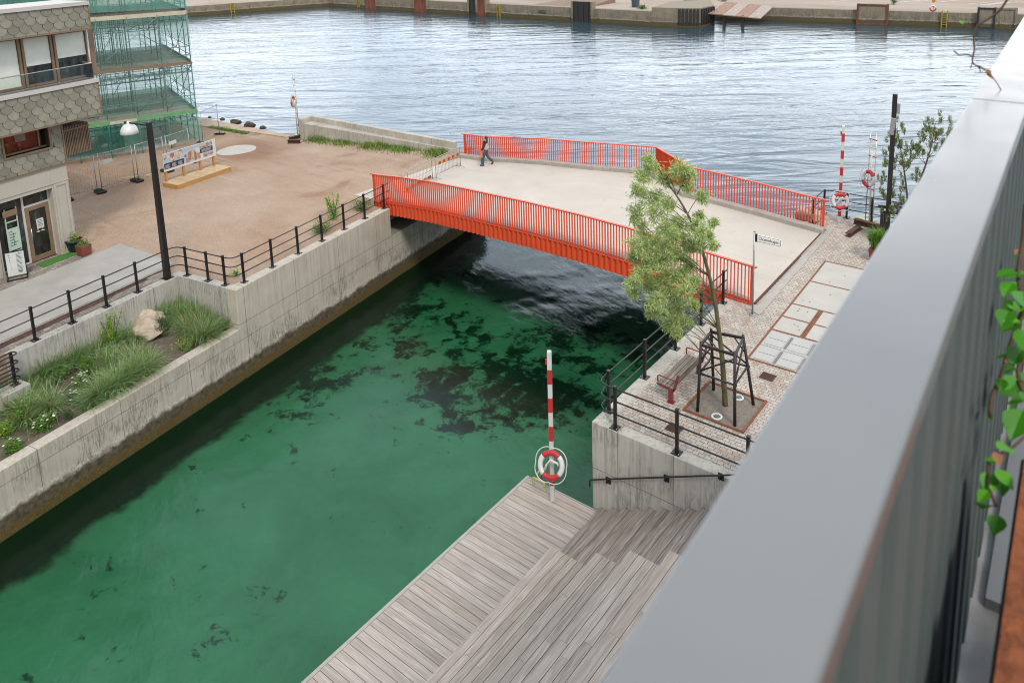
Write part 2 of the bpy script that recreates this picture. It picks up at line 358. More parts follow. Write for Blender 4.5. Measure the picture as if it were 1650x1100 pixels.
MAT = dict(
 gravel=m_gravel(),
 setts=m_setts('stone_setts', (.47,.415,.355), (.345,.295,.25), (.14,.12,.1), .16, .125),
 setts_old=m_setts('old_setts', (.27,.235,.2), (.18,.15,.13), (.16,.135,.11), .12, .11),
 slab=basic('promenade_concrete', (.46,.44,.405), .85, 0, .13, 1.1, .12, 50, dirt=.25, dirtc=(.3,.27,.23)),
 deckc=m_deck(),
 coping=basic('coping_concrete', (.50,.465,.415), .85, 0, .12, 3, .15, 40, dirt=.3, dirtc=(.3,.26,.21)),
 kerb=basic('kerb_concrete', (.47,.43,.38), .88, 0, .16, 3, .25, 40, dirt=.5, dirtc=(.2,.175,.14)),
 panelc=basic('panel_concrete', (.58,.545,.49), .85, 0, .08, 1.2, .1, 50, dirt=.2, dirtc=(.4,.36,.31)),
 canalwall=m_concrete('canal_wall_concrete', (.62,.56,.465), True, .5, .6, (2.55,(1.55,2.16))),
 wallc=m_concrete('board_marked_concrete', (.56,.53,.475), False, .6, .35, (3.0,(9,))),
 endwall=m_concrete('stair_wall_concrete', (.60,.565,.495), False, .6, .35, (1.55,(2.3,))),
 farwall=m_concrete('harbour_wall_concrete', (.33,.28,.2), True, .7, .9, (8.0,())),
 parapet=m_concrete('parapet_concrete', (.58,.54,.46), False, .45, .3, (2.4,(9,))),
 soil=basic('planting_soil', (.16,.125,.1), .95, 0, .35, 6, .6, 40, dirt=.5, dirtc=(.3,.25,.2)),
 pitsand=basic('tree_pit_gravel', (.27,.225,.185), .95, 0, .3, 9, .6, 70),
 black=basic('black_paint', (.017,.015,.015), .38, 0, .2, 3, .05, 60),
 blackwood=basic('dark_stained_wood', (.026,.022,.02), .55, 0, .3, 14, .2, 60, stretch=(1,1,.1)),
 red=basic('orange_red_paint', (.90,.105,.034), .45, 0, .1, .7, .06, 30, dirt=.3, dirtc=(.42,.07,.035)),
 redpole=basic('signal_red_paint', (.62,.03,.032), .45, 0, .06, 3, .05, 50),
 signwhite=basic('sign_white', (1.3,1.3,1.25), .5, 0, .03, 3, 0, 1), white=basic('white_paint', (.78,.77,.74), .5, 0, .05, 3, .05, 50, dirt=.12, dirtc=(.5,.48,.42)),
 galv=basic('galvanised_steel', (.45,.46,.46), .42, .6, .15, 8, .05, 60),
 alu=basic('aluminium', (.62,.63,.64), .35, .7, .1, 8, .03, 60),
 corten=basic('weathering_steel', (.27,.1,.045), .8, 0, .4, 7, .3, 50, dirt=.4, dirtc=(.13,.05,.025)),
 rust=basic('rusty_steel', (.13,.06,.04), .85, .2, .45, 8, .4, 40, dirt=.5, dirtc=(.04,.025,.02)),
 rustsheet=basic('rusty_sheet', (.23,.075,.04), .8, 0, .5, 1.2, .2, 20, stretch=(1,1,.4), dirt=.5, dirtc=(.05,.035,.03)),
 yellow=basic('yellow_paint', (.72,.55,.03), .5, 0, .1, 4, .05, 50),
 limey=basic('pale_yellow_paint', (.8,.75,.22), .5, 0, .06, 4, .05, 50),
 dkyellow=basic('worn_yellow_paint', (.45,.32,.04), .65, 0, .25, 3, .1, 50, dirt=.4),
 benchred=basic('dark_red_paint', (.25,.032,.04), .42, 0, .1, 3, .05, 60),
 benchwood=m_planks('bench_wood','y', ((.35,.31,.26),(.2,.17,.14)), .1),
 planksx=m_planks('deck_planks','x', ((.60,.54,.485),(.36,.31,.265))),
 planksy=m_planks('step_planks','y', ((.62,.55,.475),(.35,.295,.245)), .35),
 planksdark=m_planks('worn_stair_planks','y', ((.52,.46,.405),(.18,.15,.125)), .45),
 pine=basic('new_pine_wood', (.66,.47,.27), .7, 0, .14, 5, .1, 40, rnd=.12, stretch=(1,1,1)),
 orangewood=basic('orange_wood', (.58,.31,.09), .7, 0, .15, 6, .1, 40),
 greydeck=basic('scaffold_boards', (.33,.27,.21), .85, 0, .25, 4, .15, 40, rnd=.22),
 steelteal=basic('green_scaffold_steel', (.05,.27,.22), .45, .1, .25, 5, .05, 60),
 steelgrey=basic('grey_scaffold_steel', (.16,.19,.2), .45, .5, .25, 5, .05, 60),
 steelnavy=basic('navy_scaffold_steel', (.035,.06,.13), .45, .1, .25, 5, .05, 60),
 greenboard=basic('green_toe_board', (.17,.42,.16), .6, 0, .15, 4, .05, 50),
 blueboard=basic('blue_toe_board', (.06,.13,.26), .6, 0, .15, 4, .05, 50),
 creamboard=basic('cream_beam', (.62,.57,.43), .6, 0, .12, 3, .05, 50),
 net=m_net('green_safety_net', (.27,.62,.50), .42),
 netlight=m_net('light_safety_net', (.35,.66,.56), .2),
 netdark=m_net('dark_safety_net', (.06,.28,.21), .36),
 scale=basic('slate_scales', (.30,.285,.22), .7, 0, .1, 6, .1, 40, rnd=.2), edgeshade=basic('slate_edge_shade', (.05,.048,.038), .9),  # the dark tone paints the shadow line round the scales
 scaleback=basic('scale_backing', (.13,.125,.1), .9),
 bronze=basic('bronze_frame', (.30,.20,.12), .5, .1, .12, 3, .05, 50),
 render=basic('pale_facade_concrete', (.56,.52,.445), .9, 0, .07, 1.2, .15, 60, dirt=.15, dirtc=(.4,.36,.3)),
 whitemetal=basic('white_coping', (.68,.63,.6), .55, 0, .05, 2, .05, 50),
 glass=m_glass('dark_window_glass'), pane=m_pane('clear_pane'),
 blind=basic('pale_blind', (1.0,1.02,.92), .8, 0, .05, 3, .05, 40),
 interior=basic('red_curtain', (.5,.075,.045), .8, 0, .45, 9, .1, 40, stretch=(6,6,.3)),
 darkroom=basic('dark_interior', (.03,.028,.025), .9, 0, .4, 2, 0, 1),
 slat=basic('brown_wood_slats', (.24,.165,.11), .7, 0, .2, 6, .1, 50, rnd=.15),
 astroturf=basic('green_turf_mat', (.07,.24,.035), .95, 0, .25, 30, .5, 120),
 navyprint=basic('navy_print', (.02,.025,.07), .5), skyprint=basic('sky_print', (.45,.58,.70), .5, 0, .15, 2, 0, 1),
 brownprint=basic('brown_print', (.45,.24,.15), .5, 0, .45, 16, 0, 1, rnd=.3), creamprint=basic('cream_print', (.7,.6,.5), .5, 0, .3, 9, 0, 1, rnd=.2),
 ink=basic('dark_ink', (.03,.035,.04), .6), paper=basic('white_sheet', (.75,.78,.74), .6, 0, .04, 4, 0, 1),
 mint=basic('mint_board', (.55,.70,.57), .6, 0, .06, 4, 0, 1),
 shadewhite=basic('white_lamp_shade', (.80,.80,.77), .35, 0, .03, 3, .02, 40),
 terracotta=basic('rust_red_pot', (.25,.06,.04), .6, 0, .2, 5, .1, 40), navypot=basic('dark_blue_pot', (.025,.03,.045), .4, 0, .2, 5, .05, 40),
 rock=basic('pale_boulder', (.62,.50,.39), .9, 0, .25, 3, .6, 14, dirt=.35, dirtc=(.3,.2,.13)),
 darkrock=basic('dark_wet_rock', (.085,.06,.042), .85, 0, .45, 4, .6, 12),
 limestone=basic('limestone_block', (.58,.52,.42), .9, 0, .15, 3, .4, 18),
 ledge=basic('sandstone_ledge', (.56,.42,.31), .9, 0, .22, 1.2, .5, 8, dirt=.35, dirtc=(.35,.22,.14)),
 bark=basic('olive_bark', (.13,.115,.05), .9, 0, .45, 14, .6, 30, stretch=(1,1,.4)),
 twig=basic('brown_twig', (.13,.075,.05), .85, 0, .35, 14, .3, 40),
 willow=m_leaf('willow_leaf', (.36,.45,.19), .4), grass=m_leaf('ornamental_grass_blade', (.18,.29,.115), .6), drygrass=m_leaf('dry_grass_blade', (.34,.27,.14), .3),
 weed=m_leaf('weed_leaf', (.10,.21,.025), .45), lime=m_leaf('lime_shrub_leaf', (.19,.34,.028), .4), herb=m_leaf('dark_shrub_leaf', (.045,.105,.03), .4), vine=m_leaf('vine_leaf', (.07,.29,.015), .35, .3),
 pineleaf=m_leaf('pine_needle', (.15,.19,.07), .4), orangeflower=basic('orange_petal', (.75,.28,.02), .6), whiteflower=basic('white_petal', (.8,.8,.74), .6),
 skin=basic('skin', (.55,.34,.25), .55, 0, .05, 5, 0, 1), jacket=basic('dark_jacket', (.02,.022,.026), .85, 0, .3, 20, .2, 80), vest=basic('cream_top', (.55,.49,.38), .85, 0, .1, 10, .2, 60), jeans=basic('blue_jeans', (.055,.105,.17), .9, 0, .3, 14, .2, 90),
 hair=basic('brown_hair', (.07,.035,.02), .6, 0, .3, 30, .3, 90, stretch=(1,1,.2)), shoe=basic('brown_shoe', (.06,.035,.025), .6), bag=basic('tan_paper_bag', (.5,.3,.12), .7),
 capmetal=None)
# ================================================================== SETTING: water, sea bed, ground
def m_water():
    g = NT('harbour_water'); p = g.pos; x, y, z = g.sep(p)
    yn = g.math('MULTIPLY_ADD', g.noise(p,.5,4,.6,.6), 4, y); mask = g.math('MAXIMUM', g.step(yn, 32, 36.5), g.step(x, -30, -34))
    th = radians(-37)
    q = g.map(p, (1,1,1), (0,0,th))
    def nz(sx, sy, detail, rough=.5, dist=0, loc=(0,0,0)): return g.noise(g.map(q,(sx,sy,1),(0,0,0),loc), 1, detail, rough, dist)
    patch = g.math('MULTIPLY_ADD', g.step(g.noise(g.map(q,(.35,1,1)), .045, 3, .5, .6), .35, .65), .8, .35)
    swell = nz(.11,.36,3,.55,.8); chop = nz(.38,1.05,3,.55,.4,(4,1,0)); rip = nz(1.6,3.6,3,.6,.3,(1,7,0))
    hh = g.math('ADD', g.math('MULTIPLY', swell, .2), g.math('ADD', g.math('MULTIPLY', g.math('MULTIPLY',chop,patch), .05), g.math('MULTIPLY', g.math('MULTIPLY',rip,patch), .022)))
    q2 = g.map(p, (1,1,1), (0,0,radians(25)))
    cp = g.math('MULTIPLY_ADD', g.step(g.noise(q2,.16,3), .42, .62), .9, .25)
    cr = g.math('MULTIPLY', g.math('MULTIPLY', cp, g.math('MULTIPLY_ADD', g.step(y,22,27), .35, 1.0)), g.math('ADD', g.math('MULTIPLY', g.noise(g.map(q2,(1.2,3.4,1)),1.0,4,.6,.3), .022), g.math('ADD', g.math('MULTIPLY', g.noise(g.map(q2,(3.5,9,1)),1,3,.6), .016), g.math('MULTIPLY', g.noise(g.map(q2,(.5,1,1)),.8,3), .075))))
    h = g.n('ShaderNodeMix', data_type='FLOAT'); g.l(mask,h.inputs[0]); g.l(cr,h.inputs[2]); g.l(hh,h.inputs[3])
    nr = g.bump(h.outputs[0], 1.0, 1.0)
    fr = g.n('ShaderNodeFresnel'); fr.inputs[0].default_value = 1.38; g.l(nr, fr.inputs['Normal'])
    gl = g.n('ShaderNodeBsdfGlossy'); g.l(g.math('MULTIPLY_ADD', g.math('MAXIMUM', mask, g.step(yn,25,29)), -.13, .2), gl.inputs['Roughness']); g.l(nr, gl.inputs['Normal']); gl.inputs[0].default_value = (.9,.95,1,1)
    tr = g.n('ShaderNodeBsdfTransparent'); tr.inputs[0].default_value = (.26,.57,.44,1)
    deep = g.n('ShaderNodeBsdfDiffuse'); deep.inputs[0].default_value = (.03,.055,.068,1)
    mb = g.n('ShaderNodeMixShader'); g.l(mask, mb.inputs[0]); g.t.links.new(tr.outputs[0], mb.inputs[1]); g.t.links.new(deep.outputs[0], mb.inputs[2])
    mx = g.n('ShaderNodeMixShader'); g.l(g.math('MULTIPLY', fr.outputs[0], g.math('MULTIPLY_ADD', g.math('MAXIMUM', mask, g.step(yn,25,30)), .3, .7)), mx.inputs[0]); g.t.links.new(mb.outputs[0], mx.inputs[1]); g.t.links.new(gl.outputs[0], mx.inputs[2])
    g.t.links.new(mx.outputs[0], g.out.inputs[0]); return g.mat
def m_seabed():
    g = NT('sandy_sea_bed'); p = g.pos
    def blob(px,py,r0,r1):
        c0 = bp(px,py,-1.15); d = g.n('ShaderNodeVectorMath', operation='DISTANCE'); g.l(p, d.inputs[0]); d.inputs[1].default_value = c0[:]
        return g.step(d.outputs['Value'], r0, r1)
    blobs = g.math('MAXIMUM', g.math('MAXIMUM', blob(835,600,7.0,2.5), g.math('MULTIPLY',blob(620,540,5.0,1.2),.85)), blob(930,560,5,2))
    xx = g.sep(p)
    o = g.n('ShaderNodeVectorMath', operation='DOT_PRODUCT'); v = g.n('ShaderNodeVectorMath', operation='SUBTRACT'); g.l(p,v.inputs[0]); v.inputs[1].default_value = LA[:]
    g.l(v.outputs[0], o.inputs[0]); o.inputs[1].default_value = (-LM)[:]
    w = g.math('ADD', o.outputs['Value'], g.math('MULTIPLY', g.noise(p,.7,4,.6), 1.6))
    dens = g.math('MAXIMUM', blobs, g.math('MULTIPLY', g.math('MULTIPLY', g.step(w,5,2), g.step(xx[1],11,17)), .95))
    wall = g.step(w, 1.55, 1.0)
    right = g.math('MULTIPLY', g.step(xx[0], -12.5, -10.3), g.step(xx[1],14,16))
    bridge = g.step(xx[1], 19, 25)
    dens = g.math('MAXIMUM', dens, g.math('MAXIMUM', g.math('MULTIPLY',right,.85), g.math('MULTIPLY',bridge,.5)))
    n1 = g.noise(p, .5, 4, .6, .3); n2 = g.noise(p, 1.5, 8, .72, .35)
    k = g.math('ADD', g.math('MULTIPLY',n1,.45), g.math('MULTIPLY',n2,.55))
    th = g.math('MULTIPLY_ADD', dens, -.15, .624)
    weed = g.n('ShaderNodeMapRange', interpolation_type='SMOOTHSTEP'); g.l(g.math('SUBTRACT',k,th), weed.inputs[0]); weed.inputs[1].default_value = -.02; weed.inputs[2].default_value = .05
    k2 = g.noise(g.map(p,(1,1.35,1),(0,0,.5),(7,3,0)), .75, 7, .7, .3); sp = g.math('MULTIPLY', g.step(k2,.612,.68), .85)
    weed = g.math('MAXIMUM', g.math('MAXIMUM', weed.outputs[0], sp), wall)
    sand = g.ramp(g.noise(p,.3,6,.65,.5), [(.3,(.24,.32,.22)),(.5,(.35,.41,.30)),(.7,(.43,.48,.37))])
    wc = g.ramp(g.noise(p,3.5,6,.7), [(.35,(.008,.018,.012)),(.6,(.02,.05,.03)),(.75,(.05,.10,.06))])
    c = g.mix(g.math('MULTIPLY',weed,.96), sand, wc)
    g.pbr(c, .95, 0, g.bump(g.noise(p,2.5,5), .4, .2), .1); return g.mat

b = MB(); b.poly([(-320,-60,0),(120,-60,0),(120,330,0),(-320,330,0)]); struct(b.build('water', m_water()))
b = MB(); b.poly([(-320,-60,-1.15),(120,-60,-1.15),(120,330,-1.15),(-320,330,-1.15)]); struct(b.build('sea_bed', m_seabed()))

GZ = 3.5
shoreA = bp(470,218,GZ); shoreB = bp(325,190,GZ)
gp = [LP(-45,3.3), LP(8.8,3.3), LP(8.8,.4), LP(17.6,.4), LP(17.62,1.6), LP(25.8,1.6), LP(26.2,.6), Vector((-29.9,32.2,0)), Vector((-40.6,29.6,0)), shoreA, shoreB, Vector((-62,26.6,0)), Vector((-85,20,0)), Vector((-120,5,0)), Vector((-120,-70,0)), LP(-45,9)]
b = MB(); b.prism([(p.x,p.y) for p in gp], -3, GZ); struct(b.build('gravel_ground', MAT['gravel']))

# pale ledge of the natural quay edge along the harbour
lp = [(bp(470,219.5,GZ)), bp(325,190.5,GZ), Vector((-62,27,0)), Vector((-62,24.2,0)), bp(325,204,GZ), bp(395,212,GZ), bp(440,219,GZ), bp(462,222,GZ)]
b = MB(); b.prism([(p.x,p.y) for p in lp], 2.6, GZ+.05); struct(b.build('quay_edge', MAT['ledge']))

def rdir(R): 
    while 1:
        v = Vector((R.uniform(-1,1),R.uniform(-1,1),R.uniform(-1,1)))
        if .05 < v.length < 1: return v.normalized()
def rock_mesh(mb, c, r, seed, n=3, amp=.28, flat=.75):
    rr = random.Random(seed); bmr = bmesh.new(); bmesh.ops.create_icosphere(bmr, subdivisions=n, radius=1)
    from mathutils import noise as mn
    off = Vector((rr.uniform(-50,50),rr.uniform(-50,50),rr.uniform(-50,50)))
    base = len(mb.v); facets = [(rdir(rr), rr.uniform(.6,.88)) for _ in range(11)]
    for v in bmr.verts:
        d = v.co.normalized(); k = 1+amp*mn.noise(d*1.1+off)*1.6+amp*.5*mn.noise(d*2.7+off)
        q = d*k
        for nn_,hh_ in facets:
            e = q.dot(nn_)-hh_
            if e > 0: q -= nn_*e*.85
        mb.v.append((c[0]+q.x*r[0], c[1]+q.y*r[1], c[2]+max(q.z,-.45)*r[2]))
    for f in bmr.faces:
        mb.f.append([base+v.index for v in f.verts]); mb.r.append(.5); mb.m.append(0); mb.sm.append(False)
    bmr.free()
for i,(px,py,w,nm) in enumerate([(338,191,.3,'smallest dark rock at the left end of the pale harbour ledge'),(358,194,.4,'dark rock with a lighter top, second from the left on the harbour ledge'),(380,199,.75,'long flat dark rock in the middle of the harbour ledge'),(402,204,.85,'largest dark rock on the harbour ledge, humped'),(423,207.5,.5,'dark rock on the harbour ledge, last before the ladder')]):
    b = MB(); rock_mesh(b, (0,0,0), (w*.6,w*.45,w*.32), 20+i); o = b.build('shore_rock', MAT['darkrock'], loc=bp(px,py,GZ)+Vector((0,0,.06)))
    tag(o, nm, 'rock', 'dark rocks along the harbour ledge')
# round concrete cover set in the gravel
b = MB(); pts = []
for i in range(28):
    a = 2*pi*i/28; pts.append((1.05*cos(a)*(1+.05*sin(3*a)), 1.15*sin(a)))
b.prism(pts, -.1, .012); o = b.build('concrete_disc', MAT['panelc'], loc=bp(381,242,GZ)); tag(o, 'round pale concrete cover lying flush in the reddish gravel', 'concrete disc')

# promenade slab and its sett strips (structure)
def lpoly(pts): return [tuple(LP(s,o))[:2] for s,o in pts]
b = MB(); b.prism(lpoly([(-30,4.25),(-30,8.2),(9.75,7.95),(9.35,4.1)]), GZ-.1, GZ+.03); struct(b.build('promenade_slab', MAT['slab']))
b = MB(); b.prism(lpoly([(-30,8.21),(-30,9.6),(8.55,9.6),(8.5,7.99)]), GZ-.1, GZ+.02); struct(b.build('sett_strip', MAT['setts_old']))
b = MB(); b.prism(lpoly([(-30,3.36),(-30,4.24),(8.6,4.1),(8.6,3.36)]), GZ-.1, GZ+.02); struct(b.build('sett_strip', MAT['setts_old']))
b = MB(); b.prism(lpoly([(-30,3.66),(-30,3.9),(6.2,3.9),(6.6,3.98),(7.9,3.98),(7.9,3.76),(6.6,3.76),(6.2,3.68)]), GZ, GZ+.024); o = b.build('drain_channel', MAT['rust'], loc=(0,0,0)); tag(o, 'long rust-brown drain channel beside the promenade railing', 'drain')
for i,(s,) in enumerate([(6.9,),(4.1,),(1.2,)]):
    pass

# ------------------------------------------------------------------ left canal wall and planter
cw = thing('canal_wall', 'long stained concrete canal wall with a brown algae band at the waterline', 'wall', LA, LR)
def part(mb, name, m, parent, **k): return mb.build(name, m, parent, **k)
b = MB(); b.box(-30,8.57,0,.42,-3,2.0); part(b,'low_wall',MAT['canalwall'],cw,bevel=.02)
b = MB(); b.box(8.573,17.65,0,.45,-3,3.52); part(b,'upper_wall',MAT['canalwall'],cw,bevel=.025)
b = MB(); b.box(17.655,26.2,.03,1.3,-3,2.16); part(b,'ledge',MAT['canalwall'],cw)
b = MB(); b.box(17.655,26.2,1.3,1.7,-3,3.0); part(b,'abutment',MAT['canalwall'],cw)
b = MB(); b.box(8.58,8.92,.452,3.35,1,3.515); part(b,'return_wall',MAT['wallc'],cw,bevel=.015)
b = MB(); b.box(2.5,8.577,3.0,3.355,1,3.51); part(b,'promenade_wall',MAT['wallc'],cw,bevel=.015)
# planter soil, uneven
def soil_z(s,o): 
    from mathutils import noise as mn
    return 1.86+.12*(o-.4)+.1*mn.noise(Vector((s*.9,o*.9,2)))
b = MB(); NS,NO = 70,10; vs = []
for i in range(NS+1):
    for j in range(NO+1):
        s = -14+22.6*i/NS; o = .4+2.62*j/NO; vs.append((s,o,soil_z(s,o)))
b.add(vs, [(i*(NO+1)+j,(i+1)*(NO+1)+j,(i+1)*(NO+1)+j+1,i*(NO+1)+j+1) for i in range(NS) for j in range(NO)], .5, 0, True)
o = struct(b.build('planter_soil', MAT['soil'], loc=LA, rz=LR))

# ------------------------------------------------------------------ plants
def blade(mb, base, ang, L, lean, w, rr):
    d = Vector((cos(ang),sin(ang),0)); n = Vector((-d.y,d.x,0)); pts = []
    for i in range(5):
        t = i/4; a = lean*t
        pts.append(base + d*(L*(t*sin(lean*t*.9)))*1.0 + Vector((0,0,L*t*cos(a*.75)*(1-.12*t*lean))))
    vs = []
    for i,p in enumerate(pts):
        ww = w*(1-.9*i/4); vs += [p-n*ww/2, p+n*ww/2]
    mb.add(vs, [(2*i,2*i+1,2*i+3,2*i+2) for i in range(4)], rr)
def tuft_mesh(seed, n=95, L=.85, dry=.12):
    rr = random.Random(seed); b = MB()
    for i in range(n):
        a = rr.uniform(0,2*pi); r0 = rr.uniform(0,.1)
        blade(b, Vector((r0*cos(a),r0*sin(a),0)), a+rr.gauss(0,.5), L*rr.uniform(.55,1.1), abs(rr.gauss(.95,.4)), rr.uniform(.02,.04), rr.random())
        if rr.random() < dry: b.m[-4:] = [1]*4
    return b
tproto = [tuft_mesh(s, 105, 1.0, d) for s,d in ((1,.04),(2,.08),(3,.12),(4,.2))]
tmesh = []
for b in tproto:
    o = b.build('ornamental_grass', [MAT['grass'],MAT['drygrass']]); tmesh.append(o.data); bpy.data.objects.remove(o)
tufts = [(130,640),(200,600),(60,720),(150,720),(230,660),(290,550),(330,530),(420,480),(455,505),(620,470),(650,540),(700,570),(545,570),(560,640),(610,610),(645,640),(690,650),(520,700),(470,740),(745,620),(600,690),(660,690),(710,345),(765,345),(800,330),(850,360),(900,395),(940,415),(1000,430),(1040,415),(985,375),(875,415),(765,395),(100,790),(40,810),(220,800),(180,680),(250,610),(590,570),(500,610),(730,370),(820,390),(950,385),(90,700),(160,790),(380,500),(480,480),(700,610),(560,730),(440,760),(20,760),(110,830),(270,560),(930,450),(870,380),(1020,450)]
RT = random.Random(77); tufts = tufts+[(x+RT.uniform(-30,30),y+RT.uniform(-20,20)) for x,y in tufts]+[(x+RT.uniform(-45,45),y+RT.uniform(-25,25)) for x,y in tufts]
for i,(cx,cy) in enumerate(tufts):
    px, py = cx*.3455, 380+(cy+42)*.3455
    s,o_ = so(px,py,2.0); o_ = min(max(o_,.62),2.9); s = min(s,8.35)
    p = LP(s,o_, soil_z(s,o_)-.03)
    o = bpy.data.objects.new('planter_tuft', tmesh[i%4]); col.objects.link(o); o.location = p
    o.rotation_euler = (0,0,random.uniform(0,6.28)); k = random.uniform(.65,1.1); o.scale = (k,k,k*random.uniform(.85,1.1))
    tag(o, 'tuft of arching blue-green ornamental grass growing in the canal-side planter', 'grass tuft', 'grass tufts in the canal-side planter')

def leaf(mb, p, L, w, d, n, rr, m=0):
    d = d.normalized(); sd = d.cross(n)
    if sd.length < .05: sd = d.cross(Vector((1,0,0)))
    sd.normalize(); up = sd.cross(d)
    mb.add([p, p+d*L*.45+sd*w*.5+up*L*.05, p+d*L-up*L*.08, p+d*L*.45-sd*w*.5+up*L*.05], [(0,1,2,3)], rr, m)
def shrub(name, label, cat, loc, h, r, n, m, size, seed, group=None, flowers=None, stems=5, spiky=False, asp=.5):
    R = random.Random(seed); t = thing(name, label, cat, loc, 0, group)
    b = MB(); ends = []
    for i in range(stems):
        a = R.uniform(0,6.28); q = Vector((cos(a)*r*R.uniform(.1,.8), sin(a)*r*R.uniform(.1,.8), h*R.uniform(.6,1)))
        b.path([(0,0,-.05),(q.x*.4,q.y*.4,q.z*.5),q],[.015,.011,.005],5); ends.append(q)
    b.build('stem', MAT['twig'], t)
    b = MB()
    for i in range(n):
        e = R.choice(ends); k = R.uniform(.15,1) if not spiky else R.uniform(.05,1.02)
        c = Vector((e.x*(.3+.7*k),e.y*(.3+.7*k),e.z*k)); sp = r*(.42 if not spiky else .16*(1.2-k)+.03)
        c += Vector((R.gauss(0,sp*.6),R.gauss(0,sp*.6),R.gauss(0,sp*.4)))
        c.z = max(c.z,.02); d = rdir(R); d.z = abs(d.z)*.7
        leaf(b, c, size*R.uniform(.6,1.2), size*asp*R.uniform(.7,1.1), d, Vector((0,0,1)), R.random())
    b.build('foliage', m, t)
    if flowers:
        b = MB()
        for i in range(flowers[1]):
            e = R.choice(ends); c = Vector((e.x+R.gauss(0,r*.3),e.y+R.gauss(0,r*.3),e.z*R.uniform(.8,1.05)+.03))
            for k in range(5):
                a = 2*pi*k/5; leaf(b, c, .045, .04, Vector((cos(a),sin(a),.25)), Vector((0,0,1)), .5)
        b.build('blossom', flowers[0], t)
    return t
def planter_at(cx, cy):
    s,o_ = so(cx*.3455, 380+cy*.3455, 2.0); o_ = min(max(o_,.62),2.85); return LP(s,o_,soil_z(s,o_))
SH = 'shrubs and herbs in the canal-side planter'
shrub('leafy_shrub','tall lime-green shrub with upright spires behind the boulders','shrub',planter_at(530,545),1.35,.55,900,MAT['lime'],.085,5,SH,None,9,True)
shrub('leafy_shrub','low lime-green shrub beside the tall spired one, by the promenade wall','shrub',planter_at(395,560),.4,.2,160,MAT['lime'],.07,6,SH)
shrub('leafy_shrub','dark green shrub with a few white flowers, nearest the promenade wall','shrub',planter_at(310,610),.4,.4,420,MAT['weed'],.08,7,SH,(MAT['whiteflower'],7))
shrub('leafy_shrub','bright green shrub in front of the white-flowered one by the wall','shrub',planter_at(280,690),.45,.33,420,MAT['lime'],.08,8,SH)
shrub('leafy_shrub','green shrub covered in a cluster of white flowers, mid planter','shrub',planter_at(390,705),.5,.34,420,MAT['weed'],.08,9,SH,(MAT['whiteflower'],16))
shrub('leafy_shrub','upright green herb just behind the white flower cluster','shrub',planter_at(415,650),.55,.4,520,MAT['weed'],.085,10,SH)
shrub('leafy_shrub','grey-green low herb with tiny white flowers near the planter edge','shrub',planter_at(345,770),.35,.45,520,MAT['herb'],.06,11,SH,(MAT['whiteflower'],14))
shrub('leafy_shrub','small grey-green herb right at the canal edge of the planter','shrub',planter_at(315,845),.32,.2,240,MAT['herb'],.06,12,SH)
shrub('leafy_shrub','bushy bright green shrub with white flowers by the canal edge, left part','shrub',planter_at(200,895),.42,.42,700,MAT['weed'],.085,13,SH,(MAT['whiteflower'],18))
shrub('leafy_shrub','wide bright green shrub at the left edge of the photo','shrub',planter_at(75,880),.55,.55,1100,MAT['weed'],.09,14,SH)
shrub('leafy_shrub','green shrub spilling over the planter edge in the lower left','shrub',planter_at(70,985),.38,.38,560,MAT['weed'],.085,15,SH,(MAT['whiteflower'],6))
shrub('leafy_shrub','pale green shrub cut by the left edge below the grass','shrub',planter_at(15,930),.4,.35,460,MAT['lime'],.085,16,SH)
shrub('leafy_shrub','dense dark conifer-like shrub in front of the large boulder','shrub',planter_at(765,475),.62,.3,900,MAT['herb'],.075,17,SH)
shrub('leafy_shrub','loose pale green weed to the right of the dark shrub','shrub',planter_at(850,530),.45,.42,420,MAT['lime'],.06,18,SH,None,8)
shrub('leafy_shrub','small weed at the canal edge near the grass, right part','shrub',planter_at(945,495),.25,.25,200,MAT['weed'],.06,19,SH)
b = MB(); rock_mesh(b,(0,0,.18),(.8,.6,.42),3,4,.2); o = b.build('boulder', MAT['rock'], loc=planter_at(700,472)); tag(o,'large pale boulder in the planter among the grasses','boulder','boulders in the planter')
b = MB(); rock_mesh(b,(0,0,.25),(.6,.4,.38),9,4,.3); o = b.build('boulder', MAT['rock'], loc=planter_at(600,418), rz=.6); tag(o,'smaller jagged boulder behind the large one','boulder','boulders in the planter')

# ------------------------------------------------------------------ railings
def railing(name, label, loc, rz, posts, line, group, h=1.12, hs=(1.07,.72,.37), ends=None):
    t = thing(name, label, 'railing', loc, rz, group)
    for (x,y) in posts:
        b = MB(); b.box(x-.038,x+.038,y-.038,y+.038,.012,h); b.box(x-.046,x+.046,y-.046,y+.046,h,h+.022)
        p = b.build('post', MAT['black'], t, bevel=.006)
        b = MB(); b.box(x-.115,x+.115,y-.115,y+.115,0,.016)
        for dx in (-.085,.085):
            for dy in (-.085,.085): b.lathe([(.016,0),(.016,.022),(.008,.03)], (x+dx,y+dy,.016), 8, None, 1)
        q = b.build('base_plate', [MAT['black'],MAT['galv']], p)
    for z in hs:
        b = MB(); b.path(fillet([(x,y,z) for x,y in line], .32, 6), .0215, 8); b.build('rail', MAT['black'], t)
    return t
RG = 'black pipe railings along the canal'
railing('pipe_railing','long black pipe railing along the promenade and the left canal wall',LP(0,0,3.522),LR,
    [(2.1,3.2),(3.37,3.2),(4.6,3.2),(5.83,3.2),(7.04,3.2),(8.75,2.7),(8.75,1.58),(8.75,.7),(9.2,.23)]+[(10.61+1.385*i,.24) for i in range(6)],
    [(.6,3.2),(8.75,3.2),(8.75,.24),(17.95,.24)], RG)
s0,o0 = so(14,625,2.75)
